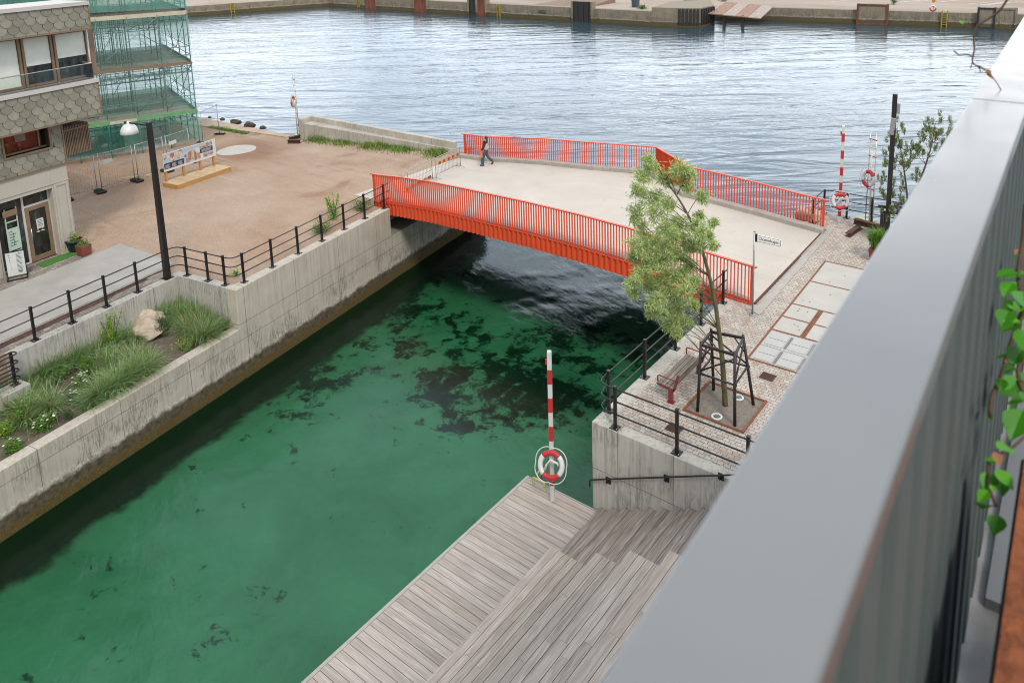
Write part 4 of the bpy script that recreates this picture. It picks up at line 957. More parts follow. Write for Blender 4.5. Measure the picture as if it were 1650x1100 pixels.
b = MB(); b.hexa([zz(Aw+nd*(w1-.297),-3),zz(Bp+nd*(w2-.297),-3),zz(Bp+nd*w2,-3),zz(Aw+nd*w1,-3)],[zz(Aw+nd*(w1-.297),4.74),zz(Bp+nd*(w2-.297),4.12),zz(Bp+nd*w2,4.12),zz(Aw+nd*w1,4.74)])
b.hexa([zz(Aw-ud*.3-nd*.1,2.5),zz(Aw-ud*.003-nd*.1,2.5),zz(Aw-ud*.003+nd*w1,2.5),zz(Aw-ud*.3+nd*w1,2.5)],[zz(Aw-ud*.3-nd*.1,4.735),zz(Aw-ud*.003-nd*.1,4.735),zz(Aw-ud*.003+nd*w1,4.735),zz(Aw-ud*.3+nd*w1,4.735)])
b.build('parapet',MAT['parapet'],pt,bevel=.015)
R = random.Random(31); b = MB()
for i in range(5200):
    k = R.random()**.8; p = A.lerp(Bp,k*1.02-.06); p = p-nd*abs(R.gauss(.25,.3+.2*k)); dens = .45+.55*sin(k*21)*sin(k*8+1)
    if R.random() > dens+.25: continue
    if p.x > -29.7: continue
    p.z = 3.5; h = R.uniform(.05,.42)*(.6+.6*dens); blade(b,p,R.uniform(0,6.28),h,abs(R.gauss(.7,.4)),R.uniform(.02,.045),R.random())
    if R.random() < .2: b.m[-4:] = [1]*4
o = b.build('weeds',[MAT['weed'],MAT['drygrass']]); tag(o,'strip of green weeds growing along the foot of the harbour wall','weeds',None,'stuff')
b = MB()
for i in range(1500):
    k = R.random(); p = bp(340,205,3.5).lerp(bp(398,216,3.5),k)+Vector((R.gauss(0,.12),R.gauss(0,.12),0)); blade(b,p,R.uniform(0,6.28),R.uniform(.05,.2),.8,.03,R.random())
o = b.build('grass_strip',[MAT['drygrass'] if False else MAT['weed']]); tag(o,'thin strip of short grass along the pale harbour ledge','grass',None,'stuff')
sx = shrub('weed_bush','tall yellow-green weed bush behind the railing at the left end of the bridge','bush',LP(15.6,1.5,3.5),1.25,.6,900,MAT['lime'],.09,41,None,None,9,True)
sx = shrub('weed_bush','low green weeds behind the railing, left of the tall weed bush','bush',LP(14.2,1.0,3.5),.5,.55,700,MAT['weed'],.09,42,None,None,8)
sx = shrub('weed_bush','tiny weed on the gravel behind the railing corner','bush',LP(9.5,.95,3.5),.35,.25,120,MAT['lime'],.08,43,None,None,5)
sx = shrub('weed_bush','green weeds hard against the bridge end behind the railing','bush',LP(16.9,1.1,3.5),.6,.5,600,MAT['weed'],.09,44,None,None,8)
shrub('weed_bush','orange flowering weeds at the far left corner of the bridge','bush',bp(757,246,3.6),.35,.5,160,MAT['drygrass'],.08,45,None,(MAT['orangeflower'],70),7)

# ------------------------------------------------------------------ rescue ladders, lifebuoys
def lifebuoy(name,label,loc,ax,R0=.36,rad=.075,rot=0,group='lifebuoys',rope=True):
    t = thing(name,label,'lifebuoy',loc,0,group); ax = Vector(ax).normalized()
    segs = [(0,.62,1),(.62,1.57,0),(1.57,2.5,1),(2.5,3.14,0)]
    for a,c,k in ((0,pi/2,1),(pi/2,pi,0),(pi,1.5*pi,1),(1.5*pi,2*pi,0)):
        b = MB(); b.ring((0,0,0),ax,R0-rad,rad,a+rot,c+rot,14,12,.8); b.build('ring_segment',MAT['redpole' if k else 'shadewhite'],t)
    if rope:
        b = MB(); R = random.Random(5); pts = []
        u = ax.cross(Vector((0,0,1))).normalized(); w = ax.cross(u)
        for i in range(40):
            a = 2*pi*i/40; r = R0+.05+.05*abs(sin(2*a)); pts.append(u*cos(a)*r+w*sin(a)*r+ax*.02)
        b.path(pts,.013,6,None,0,True)
        b.path([u*.5*(R0-.05)+w*.2,u*.1+ax*.09,w*-.15+ax*.1,u*-.2-w*.1+ax*.09,u*-.6*(R0-.05)],.03,6); b.build('rope',MAT['shadewhite'],t)
    return t
def rescue_station(px,py,h,label_a,label_b,zq,lift,yaw,nl):
    p = bp(px,py,zq); t = thing('rescue_ladder',label_a,'rescue ladder',p,yaw,'rescue ladders')
    b = MB(); w = .2
    for x in (-w,w): b.tube((x,0,.0),(x*.8,0,h),.02,6)
    b.build('ladder_rail',MAT['alu'],t)
    n = 11
    for i in range(1,n):
        z = h*i/n; b = MB(); b.box(-w,w,-.02,.02,z-.018,z+.018); b.build('rung',MAT['limey' if i%2 else 'redpole'],t)
    b = MB(); b.tube((.08,-.06,0),(.02,-.06,h*.78),.028,8); b.tube((-.05,.15,0),(.02,-.05,h*.6),.02,8); b.build('support_pole',MAT['white'],t)
    b = MB(); b.box(-.5,.5,-.1,.1,-.02,.03); b.build('base_bar',MAT['limey'],t)
    ax = Vector((cos(yaw-pi/2),sin(yaw-pi/2),0)); c = p+Vector((0,0,lift))+ax*.16
    lifebuoy('lifebuoy',label_b,c,ax+Vector((0,0,.15)),.37,.08,nl)
yl = atan2(-.78,-.6)+pi/2
rescue_station(481,219,4.0,'slim aluminium rescue ladder standing at the left end of the harbour wall','red and white lifebuoy hanging on the far left rescue ladder',3.5,2.25,yl+.35,.4)
rescue_station(1400,357,3.9,'aluminium rescue ladder with yellow and red rungs by the right-hand harbour railing','red and white lifebuoy hanging on the right-hand rescue ladder',3.6,1.9,yl+.1,.5)
# rusty rail and sleeper lying by the far ladder
def ibeam(p,q,label,h=.22,w=.2):
    p = Vector(p); q = Vector(q); d = q-p; b = MB(); L = d.length
    b.box(0,L,-w/2,w/2,0,.03); b.box(0,L,-.018,.018,.03,h-.03); b.box(0,L,-w/2,w/2,h-.03,h)
    o = b.build('steel_beam',MAT['rust'],loc=p,rz=atan2(d.y,d.x)); return tag(o,label,'steel beam','rusty steel beams')
ibeam(bp(466,227,3.5),bp(494,220,3.5)+Vector((0,0,.0)),'rusty steel beam lying nearest the foot of the far left rescue ladder')
ibeam(bp(464,231,3.5),bp(484,231,3.5),'rusty steel beam half hidden in weeds, in front of the other at the far left ladder')
# ------------------------------------------------------------------ crowd barriers on the bridge
def barrier(p,q,label,board):
    p = Vector(p); q = Vector(q); d = q-p; L = d.length; t = thing('crowd_barrier',label,'crowd barrier',p,atan2(d.y,d.x),'crowd barriers at the bridge end')
    b = MB(); b.path(fillet([(0,0,.05),(0,0,1.1),(L,0,1.1),(L,0,.05)],.15,6),.019,8); b.tube((0,0,.2),(L,0,.2),.016,8); b.build('frame',MAT['galv'],t)
    b = MB(); n = int(L/.12)
    for i in range(1,n): b.tube((L*i/n,0,.2),(L*i/n,0,1.09),.006,5)
    b.tube((0,0,.55),(L,0,.55),.009,6); b.build('bars',MAT['galv'],t)
    for x in (.02,L-.02):
        b = MB(); b.path([(x,-.3,.02),(x,-.05,.08),(x,.05,.08),(x,.3,.02)],.016,6); b.build('foot',MAT['galv'],t)
    if board:
        z0,z1,x0,x1 = board; b = MB(); n = 9
        for i in range(n): b.box(x0+(x1-x0)*i/n,x0+(x1-x0)*(i+1)/n,-.03,-.02,z0,z1,None,i%2)
        b.build('warning_board',[MAT['redpole'],MAT['yellow']],t)
    return t
BZ = 3.58
barrier(bp(742,269,BZ),bp(703,288.5,BZ),'steel crowd barrier with a red and yellow board, nearer the walking person',(.66,.82,.1,1.95))
barrier(bp(697,290,BZ),bp(658,311,BZ),'steel crowd barrier with its striped board hanging low, behind the front bridge railing',(.12,.28,.1,2.3))
# ================================================================== BRIDGE
prof = [(-30.2,3.5),(-29.2,3.53),(-27.6,3.56),(-25.5,3.75),(-23.7,3.88),(-21,3.95),(-18.5,4.0),(-16,4.0),(-14,3.95),(-12,3.84),(-10.1,3.70),(-9.05,3.64)]
def bz(x):
    if x <= prof[0][0]: return prof[0][1]
    for (a,za),(c,zc) in zip(prof,prof[1:]):
        if x <= c:
            t = (x-a)/(c-a); t = t*t*(3-2*t)*.35+t*.65; return za+(zc-za)*t
    return prof[-1][1]
BO = Vector((-18.5,27,0))
br = thing('footbridge','long orange-red steel footbridge with a pale concrete deck over the canal','bridge',BO)
def BL_(x,y,z): return (x-BO.x,y-BO.y,z)
REAR = [(-29.2,30.65),(-24.6,31.1),(-21.2,31.6),(-18.1,32.4),(-15.35,30.5),(-9.05,30.42)]
def rear_y(x,pts=REAR):
    for (a,ya),(c,yc) in zip(pts,pts[1:]):
        if x <= c: return ya+(yc-ya)*(max(x,a)-a)/(c-a)
    return pts[-1][1]
RAIL = [(-29.0,31.0),(-24.8,31.42),(-21.2,32.05),(-17.9,32.85),(-15.1,30.88),(-9.12,30.78)]
# deck
xs_ = sorted(set([-29.2+20.15*i/60 for i in range(61)]+[p[0] for p in REAR]))
b = MB(); vs = []
for x in xs_:
    x = min(x,-9.05)
    vs += [BL_(x,23.29,bz(x)), BL_(x,rear_y(x)+.02,bz(x)), BL_(x,rear_y(x)+.02,bz(x)-.4), BL_(x,23.29,bz(x)-.4)]
n = len(xs_)
b.add(vs,[(4*i+a,4*(i+1)+a,4*(i+1)+(a+1)%4,4*i+(a+1)%4) for i in range(n-1) for a in range(4)]+[(0,1,2,3),(4*n-4,4*n-1,4*n-2,4*n-3)],.5)
b.build('deck',MAT['deckc'],br)
def strip(name,pts,off0,off1,h0,h1,m,nseg=40,bevel=0):   # ribbon following a plan polyline, between two offsets to its left
    P2 = []
    for (a,c) in zip(pts,pts[1:]):
        k = max(1,int(hypot(c[0]-a[0],c[1]-a[1])/.5))
        P2 += [(a[0]+(c[0]-a[0])*i/k,a[1]+(c[1]-a[1])*i/k) for i in range(k)]
    P2.append(pts[-1]); b = MB(); vs = []
    for i,p in enumerate(P2):
        q0 = P2[max(i-1,0)]; q1 = P2[min(i+1,len(P2)-1)]; d = Vector((q1[0]-q0[0],q1[1]-q0[1],0)).normalized(); nn = Vector((-d.y,d.x,0)); z = bz(p[0])
        for (o,h) in ((off0,h0),(off1,h0),(off1,h1),(off0,h1)): vs.append(BL_(p[0]+nn.x*o,p[1]+nn.y*o,z+h))
    n = len(P2)
    b.add(vs,[(4*i+a,4*(i+1)+a,4*(i+1)+(a+1)%4,4*i+(a+1)%4) for i in range(n-1) for a in range(4)]+[(0,1,2,3),(4*n-4,4*n-1,4*n-2,4*n-3)],.5)
    return b.build(name,m,br,bevel=bevel)
strip('rear_kerb',REAR,0,.32,-.45,.2,MAT['kerb'],bevel=.02)
strip('front_kerb',[(-27.4,23.3),(-9.15,23.3)],0,.22,-.3,.05,MAT['kerb'])
def walk(pts,step):
    out = []
    for (a,c) in zip(pts,pts[1:]):
        L = hypot(c[0]-a[0],c[1]-a[1]); k = max(1,round(L/step)); d = ((c[0]-a[0])/L,(c[1]-a[1])/L)
        out += [((a[0]+(c[0]-a[0])*i/k),(a[1]+(c[1]-a[1])*i/k),d) for i in range(k)]
    out.append((pts[-1][0],pts[-1][1],d)); return out
def infill(pts,z0,z1,name,th=.011,dep=.062,step=.124,corr=False):
    b = MB()
    for (x,y,d) in walk(pts,step):
        nx,ny = -d[1],d[0]; z = bz(x)
        q = [(x-d[0]*th/2-nx*dep/2,y-d[1]*th/2-ny*dep/2),(x+d[0]*th/2-nx*dep/2,y+d[1]*th/2-ny*dep/2),(x+d[0]*th/2+nx*dep/2,y+d[1]*th/2+ny*dep/2),(x-d[0]*th/2+nx*dep/2,y-d[1]*th/2+ny*dep/2)]
        b.hexa([BL_(u,v,z+z0) for u,v in q],[BL_(u,v,z+z1) for u,v in q])
    return b.build(name,MAT['red'],br)
FR = [(-27.65,23.2),(-9.08,23.2)]
infill(FR,-.01,1.29,'front_balusters',.014,.08)
infill(RAIL,-.05,1.29,'rear_balusters',.022,.085)
def handrail(pts,name):
    b = MB(); P2 = [(x,y) for x,y,d in walk(pts,.4)]
    d0 = walk(pts,.4); e = .14
    P2[0] = (P2[0][0]-d0[0][2][0]*e,P2[0][1]-d0[0][2][1]*e); P2[-1] = (P2[-1][0]+d0[-1][2][0]*e,P2[-1][1]+d0[-1][2][1]*e)
    for p,q in zip(P2,P2[1:]): b.beam(BL_(p[0],p[1],bz(p[0])+1.315),BL_(q[0],q[1],bz(q[0])+1.315),.10,.045,(0,0,1))
    return b.build(name,MAT['red'],br)
handrail(FR,'front_handrail'); handrail(RAIL,'rear_handrail')
# corrugated girder skirts
def skirt(pts,zt,zb,name):
    b = MB(); W = walk(pts,.062); vs = []
    for i,(x,y,d) in enumerate(W):
        o = .03 if (i//1)%2 else -.03; o = (-.035,-.035,.03,.03)[i%4]
        nx,ny = -d[1],d[0]; z = bz(x); bt_ = zb if not callable(zb) else zb(x)
        vs += [BL_(x+nx*o,y+ny*o,z+zt), BL_(x+nx*o,y+ny*o,z+bt_)]
    b.add(vs,[(2*i,2*i+1,2*i+3,2*i+2) for i in range(len(W)-1)],.5); return b.build(name,MAT['red'],br)
skirt(FR,-.01,lambda x: -.60 if x < -11 else -.60+.4*(x+11)/2,'front_girder')
skirt(RAIL,-.02,-.6,'rear_girder')
b = MB(); b.beam(BL_(-27.65,23.2,bz(-27.65)-.0),BL_(-9.08,23.2,bz(-9.08)-.0),.002,.002)
strip('edge_plate',[(-27.65,23.2),(-9.08,23.2)],-.03,.085,-.03,-.012,MAT['red'])
strip('soffit_beam',[(-27,24.2),(-10,24.2)],0,.4,-.8,-.39,MAT['blackwood']); strip('soffit_beam',[(-27,29.2),(-10,29.2)],0,.4,-.8,-.39,MAT['blackwood'])
b = MB()
for (x,y) in ((-28.95,30.98),(-9.16,30.79),(-27.6,23.2),(-9.1,23.2)): b = MB(); b.box(x-BO.x-.035,x-BO.x+.035,y-BO.y-.035,y-BO.y+.035,bz(x)-.2,bz(x)+1.3); b.build('end_post',MAT['red'],br)

# ------------------------------------------------------------------ person crossing
PB = Vector((-26.66,30.16,bz(-26.66)))
def person():
    t = thing('person','person in dark jacket and blue jeans walking left across the bridge carrying a tan bag','person',PB)
    f = Vector((-.8,-.55,0)).normalized(); sd = Vector((-f.y,f.x,0))   # walking direction, left side
    def P(a,l,z): return f*a+sd*l+Vector((0,0,z))
    def skin(name,joints,edges,m,parent,sub=2):
        me = bpy.data.meshes.new(name); me.from_pydata([j[0] for j in joints],edges,[])
        o = bpy.data.objects.new(name,me); col.objects.link(o); o.modifiers.new('skin','SKIN'); s = o.modifiers.new('sub','SUBSURF'); s.levels = s.render_levels = sub
        for v,j in zip(me.skin_vertices[0].data,joints): v.radius = (j[1],j[1]) if not isinstance(j[1],tuple) else j[1]
        me.skin_vertices[0].data[0].use_root = True; o.modifiers['skin'].use_smooth_shade = True
        dg = bpy.context.evaluated_depsgraph_get(); m2 = bpy.data.meshes.new_from_object(o.evaluated_get(dg)); bpy.data.objects.remove(o)
        m2.name = name; m2.materials.clear(); m2.materials.append(m); o = bpy.data.objects.new(name,m2); col.objects.link(o); o.parent = parent; return o
    hip = P(0,0,.86); fk = P(.16,.08,.47); fa = P(.2,.08,.09); bk = P(-.06,-.09,.46); ba = P(-.34,-.09,.2)
    J = [(hip,.12),(P(.01,0,1.0),.115),(P(.03,0,1.2),.125),(P(.02,0,1.34),.1),(P(.03,0,1.42),.05),(P(.05,0,1.5),.07),(P(.05,0,1.58),.078),(P(.05,0,1.645),.05),
         (P(.02,.08,.82),.09),(fk,.065),(fa,.045),(P(.3,.08,.045),.035),(P(.02,-.08,.82),.09),(bk,.062),(ba,.045),(P(-.31,-.09,.1),.035),
         (P(.02,.17,1.32),.058),(P(.1,.24,1.08),.045),(P(.2,.24,.88),.034),(P(.24,.235,.8),.03),(P(.02,-.17,1.32),.058),(P(-.06,-.25,1.08),.045),(P(.06,-.27,.86),.034),(P(.1,-.27,.78),.03)]
    E = [(0,1),(1,2),(2,3),(3,4),(4,5),(5,6),(6,7),(0,8),(8,9),(9,10),(10,11),(0,12),(12,13),(13,14),(14,15),(3,16),(16,17),(17,18),(18,19),(3,20),(20,21),(21,22),(22,23)]
    body = skin('body',J,E,MAT['skin'],t)
    for i in range(2):   # fingers of both hands
        c = P(.26,.235,.755) if i == 0 else P(.12,-.27,.735); b = MB()
        for k in range(4): b.path([c+sd*(k-1.5)*.018+Vector((0,0,.02)),c+sd*(k-1.5)*.02+Vector((0,0,-.03)),c+sd*(k-1.5)*.018-f*.02+Vector((0,0,-.06+.008*abs(k-1.5)))],[.009,.008,.006],6)
        b.path([c+f*.02+Vector((0,0,.03)),c+f*.045,c+f*.04+Vector((0,0,-.03))],[.01,.009,.007],6); b.build('fingers',MAT['skin'],t)
    skin('trousers',[(hip+Vector((0,0,.03)),.13),(P(0,0,.95),.128),(P(.02,.085,.8),.1),(fk,.085),(P(.195,.08,.26),.08),(P(.2,.08,.08),.085),(P(.02,-.085,.8),.1),(bk,.083),(P(-.22,-.09,.31),.075),(P(-.33,-.09,.19),.078)],[(0,1),(0,2),(2,3),(3,4),(4,5),(0,6),(6,7),(7,8),(8,9)],MAT['jeans'],t)
    skin('vest',[(P(0,0,.84),.165),(P(0,0,.95),.16),(P(.02,0,1.12),.148),(P(.025,0,1.28),.13),(P(.03,0,1.37),.075)],[(0,1),(1,2),(2,3),(3,4)],MAT['vest'],t)
    skin('jacket',[(P(.02,0,1.17),.15),(P(.02,0,1.3),.14),(P(.02,.17,1.32),.078),(P(.1,.25,1.08),.066),(P(.2,.25,.88),.052),(P(.02,-.17,1.32),.078),(P(-.06,-.26,1.08),.066),(P(.06,-.28,.86),.052),(P(.03,0,1.39),.07)],[(0,1),(1,2),(2,3),(3,4),(1,5),(5,6),(6,7),(1,8)],MAT['jacket'],t)
    skin('hair',[(P(.035,0,1.61),.088),(P(.0,0,1.56),.082),(P(-.05,0,1.42),.06),(P(-.075,0,1.3),.035)],[(0,1),(1,2),(2,3)],MAT['hair'],t)
    b = MB()
    for l in (.027,-.027): b.lathe([(.002,0),(.008,.004),(.008,.008),(.002,.012)],tuple(P(.122,l,1.575)),6)
    b.build('eyes',MAT['ink'],t)
    b = MB(); b.path([P(.115,0,1.57),P(.14,0,1.545),P(.12,0,1.535)],[.008,.012,.008],6); b.build('nose',MAT['skin'],t)
    for nm,pa,pb in (('shoe',P(.12,.08,.045),P(.34,.08,.035)),('shoe',P(-.36,-.09,.2),P(-.27,-.09,.04))):
        b = MB(); b.path([pa,pa.lerp(pb,.5),pb],[.045,.05,.038],10); b.build(nm,MAT['shoe'],t)
    hp = PB+P(.24,.235,.76)
    b = MB(); b.hexa([(-.07,-.04,-.17),(.07,-.04,-.17),(.07,.04,-.17),(-.07,.04,-.17)],[(-.08,-.045,0),(.08,-.045,0),(.08,.045,0),(-.08,.045,0)]); b.path([(-.06,0,0),(-.05,0,.07),(.05,0,.07),(.06,0,0)],.006,5)
    o = b.build('carrier_bag',MAT['bag'],loc=hp-Vector((0,0,.09)),rz=atan2(f.y,f.x)); tag(o,"small tan bag hanging from the walking person's hand",'bag')
person()
# ================================================================== RIGHT QUAY
QZ = 3.6
b = MB(); b.prism([(-9.63,15.29),(-5.32,15.29),(-5.32,14.9),(-5.32,-14),(16,-14),(16,33.05),(-9.63,33.05)],-3,QZ); struct(b.build('quay_paving',MAT['setts']))
qw = thing('quay_wall','board-marked concrete quay wall with pale coping on the right bank','wall',(-10,14.97,0))
b = MB(); b.box(0,.38,0,18.2,-3,QZ+.012); b.build('canal_face',MAT['endwall'],qw,bevel=.015)
b = MB(); b.box(.382,4.68,0,.33,-3,QZ+.01); b.build('stair_face',MAT['endwall'],qw,bevel=.015)
b = MB(); b.box(.382,26,17.9,18.2,-3,QZ+.01); b.build('harbour_face',MAT['endwall'],qw,bevel=.015)
# concrete strip between bridge deck and setts
sk = .024
b = MB(); b.prism([(-8.9,23.25),(-8.6,22.75),(-8.84,31.25),(-9.06,31.2)],QZ-.1,QZ+.02); struct(b.build('bridge_joint_strip',MAT['coping']))
b = MB(); b.prism([(-9.07,22.9),(-8.62,22.66),(-8.62,22.9),(-8.9,23.24),(-9.07,23.24)],QZ-.1,QZ+.021); struct(b.build('bridge_joint_strip',MAT['coping']))
b = MB(); b.prism([(-9.06,23.3),(-8.99,23.3),(-9.09,31.0),(-9.16,31.0)],QZ-.1,QZ+.047); struct(b.build('expansion_joint',MAT['rust']))
# paved panels in weathering-steel frames
PRZ = radians(1.75)
pn = thing('framed_panels','row of pale concrete ground panels set in rusty steel frames on the quay','ground panel',(-7.92,20.06,QZ),PRZ)
ys = [0,1.98,2.97,3.98,5.95,7.9]; XW = 4.2
b = MB()
b.box(-.03,.03,-.03,7.93,-.05,.022); b.box(XW-.03,XW+.03,-.03,7.93,-.05,.022)
for y in ys: b.box(.03,XW-.03,y-.03,y+.03,-.05,.021)
for dx in (-.055,0,.055): b.box(.95+dx-.02,.95+dx+.02,2.01,3.95,-.05,.023)
b.build('steel_frame',MAT['corten'],pn)
for (x0,x1,y0,y1) in ((.03,XW-.03,5.98,7.87),(.03,XW-.03,4.01,5.92),(.03,.87,3.0,3.95),(.03,.87,2.01,2.94),(1.03,XW-.03,3.0,3.95),(1.03,XW-.03,2.01,2.94)):
    b = MB(); b.box(x0,x1,y0,y1,-.05,.012)
    R = random.Random(int(x0*100+y0*7))
    for k in range(3):
        x,y = R.uniform(x0+.2,min(x1,x0+2)-.1),R.uniform(y0+.2,y1-.2); b.lathe([(.024,0),(.024,.003)],(x,y,.012),10,None,1)
    b.build('panel',[MAT['panelc'],MAT['ink']],pn)
b = MB(); b.box(.03,XW-.03,.03,1.95,-.05,.004)
for r in range(2):
    for i in range(6):
        x0 = .12+i*.68; y0 = .1+r*.95
        for (c,d) in ((0,.36),(.4,.36)): b.box(x0,x0+.52,y0+c,y0+c+d,.004,.02,None,0)
        b.box(x0+.555,x0+.635,y0,y0+.76,.004,.012,None,1)
b.box(.05,XW-.05,.93,.97,.004,.02,None,0)
b.build('hatch_panel',[basic('pale_hatch',(.55,.54,.50),.6,0,.06,2,.1,40),basic('grey_rubber_strip',(.22,.22,.21),.8)],pn)

# drains and tree pit
def grate(x,y,label,rz=0):
    t = thing('drain_grate',label,'drain',(x,y,QZ),rz,'drain grates in the setts')
    b = MB()
    for (a,c,d,e) in ((-.19,.19,-.17,-.14),(-.19,.19,.14,.17),(-.19,-.16,-.14,.14),(.16,.19,-.14,.14)): b.box(a,c,d,e,-.04,.02)
    b.build('frame',MAT['rust'],t)
    b = MB(); b.box(-.16,.16,-.14,.14,-.04,.004,None,1)
    for i in range(8): b.box(-.14+i*.038,-.14+i*.038+.018,-.14,.14,.004,.018,None,0)
    b.build('bars',[MAT['rust'],MAT['ink']],t)
grate(-7.1,19.46,'dark drain grate between the tree pit and the framed panels'); grate(-8.15,15.93,'rusty drain grate just behind the stair-side railing')
tp = thing('tree_pit','square gravel tree pit edged in rusty steel','tree pit',(-7.5,17.53,QZ))
b = MB(); b.box(-.78,.78,-.75,.75,-.05,.008); b.build('gravel_fill',MAT['pitsand'],tp)
b = MB(); 
for (a,c,d,e) in ((-.83,.83,-.8,-.745),(-.83,.83,.745,.8),(-.83,-.775,-.745,.745),(.775,.83,-.745,.745)): b.box(a,c,d,e,-.05,.045)
b.build('steel_edge',MAT['corten'],tp,bevel=.004)
for x,y,nm in ((-7.48,16.96,'round ground light in the tree pit, nearest the stair-side railing'),(-7.36,18.05,'round ground light in the tree pit behind the trunk')):
    t = thing('ground_light',nm,'ground light',(x,y,QZ+.008),0,'ground lights in the tree pit')
    b = MB(); b.lathe([(.09,0),(.145,0),(.145,.03),(.1,.035),(.09,.02)],(0,0,0),24); b.build('rim',MAT['shadewhite'],t)
    b = MB(); b.lathe([(.092,0),(.092,.022)],(0,0,0),20)
    for i in range(5): b.box(-.07+.032*i,-.07+.032*i+.012,-.06,.06,.022,.026,None,1)
    b.build('lens',[MAT['glass'],MAT['galv']],t)

# ------------------------------------------------------------------ willow and its guard
tg = thing('tree_guard','tall black timber tree guard with cross braces round the young willow','tree guard',(-7.5,17.5,QZ))
GH = 1.93
lb = [(1124,662.7),(1150,628.6),(1214,652),(1184,686)]; ltp = [(1129.5,553.6),(1146,533),(1197.7,542.7),(1184,570)]
LB = [bp(px,py,QZ)-Vector((-7.5,17.5,QZ)) for px,py in lb]; LT = [bp(px,py,QZ+GH)-Vector((-7.5,17.5,QZ)) for px,py in ltp]
def lrp(i,t): return LB[i].lerp(LT[i],t)
for i in range(4):
    b = MB(); b.path([lrp(i,-.02),lrp(i,1.03)],[.042,.036],10); b.build('leg',MAT['blackwood'],tg)
for i in range(4):
    j = (i+1)%4
    b = MB(); b.beam(lrp(i,.985),lrp(j,.985),.05,.07); b.build('top_rail',MAT['blackwood'],tg)
    b = MB(); b.path([lrp(i,.57)-(lrp(j,.57)-lrp(i,.57))*.06,lrp(j,.57)+(lrp(j,.57)-lrp(i,.57))*.06],.028,8); b.build('middle_rail',MAT['blackwood'],tg)
for (i,j) in ((0,3),(1,0),(2,1),(3,2)):
    b = MB(); b.path([lrp(i,.6),lrp(j,.93)],.024,8); b.build('brace',MAT['blackwood'],tg)
    b = MB(); m = (lrp(i,.985)+lrp(j,.985))/2; b.path([lrp(i,.75),lrp(i,.98).lerp(m,.6)],.02,8); b.build('corner_strut',MAT['blackwood'],tg)
def tree_branch(mb, pts, r0, r1, n=8): mb.path(pts,[r0+(r1-r0)*i/(len(pts)-1) for i in range(len(pts))],n)
T0 = Vector((-7.51,17.56,QZ))
wt = thing('willow_tree','young leaning willow with pale feathery foliage in a black timber guard','tree',T0)
def W(px,py,y=17.5): return by(px,py,y)-T0
trunk = [Vector((0,0,-.05)),W(1166,610),W(1163,570),W(1158,530),W(1152,485),W(1143,445),W(1132,405),W(1120,372),W(1108,345),W(1090,315),W(1072,290),W(1062,272)]
def smooth(p,k=3):
    out = []
    for i in range(len(p)-1):
        a = p[max(i-1,0)]; b_ = p[i]; c = p[i+1]; d = p[min(i+2,len(p)-1)]
        for j in range(k):
            t = j/k; out.append(.5*((2*b_)+(c-a)*t+(2*a-5*b_+4*c-d)*t*t+(3*b_-a-3*c+d)*t**3))
    out.append(p[-1]); return out
b = MB(); tree_branch(b,smooth(trunk),.075,.012,10); tk = b.build('trunk',MAT['bark'],wt)
clus = [(1050,264,14),(1095,272,17),(1112,283,11),(1075,285,13),(1036,285,14),(1030,305,14),(1050,318,17),(1030,345,15),(1060,343,17),(1040,370,17),(1075,365,15),(1030,395,15),(1055,395,17),(1090,362,14),(1120,360,12),(1132,374,10),(1105,385,14),(1080,400,17),(1040,425,16),(1022,415,12),(1065,425,15),(1142,380,7),(1132,318,8),(1128,345,6),(1022,455,11),(1045,457,12),(1070,450,12),(1095,412,13),(1115,398,9),(1080,475,15),(1105,470,12),(1060,482,15),(1090,497,17),(1115,490,10),(1065,502,13),(1100,517,12),(1080,522,11),(1050,499,10),(1092,536,8),(1120,452,8),(1100,440,11),(1080,330,9),(1108,300,9),(1035,440,13),(1060,462,14),(1085,447,12),(1110,425,11),(1150,358,6),(1042,400,13),(1132,392,8),(1065,412,13),(1020,470,9),(1150,395,5),(1082,380,12)]
R = random.Random(12); bm_ = MB(); lf = MB()
for (px,py,r) in clus:
    y = 17.5+R.gauss(0,.42); c = W(px,py,y); rm = r/58.0
    # limb from the trunk
    q = min(trunk, key=lambda v: (v-c).length+max(0,v.z-c.z+.25)*2.2)
    m = q.lerp(c,.55)+Vector((0,0,.12)); tree_branch(bm_,smooth([q,m,c]),.013,.004,5)
    tw = []
    for k in range(9):
        e = c+rdir(R)*rm*R.uniform(.5,1.25); bm_.path([c.lerp(q,.15*R.random()),(c+e)/2+Vector((0,0,.03)),e],[.004,.003,.002],4); tw.append(e)
    for k in range(int(120+r*34)):
        e = R.choice(tw); a = c.lerp(e,R.uniform(.25,1.15))+Vector((R.gauss(0,.07),R.gauss(0,.07),R.gauss(0,.06)))*(rm/.27)
        d = (a-c).normalized()*.6+rdir(R)*.8+Vector((-.15,0,-.35)); leaf(lf,a,R.uniform(.08,.14),R.uniform(.017,.028),d,rdir(R),R.random())
bm_.build('branches',MAT['bark'],wt); lf.build('crown',MAT['willow'],wt)
for (a,c) in (((1143,445),(1160,372)),((1132,405),(1150,352)),((1152,485),(1122,452)),((1158,530),(1100,470)),((1120,372),(1128,322))):
    pass
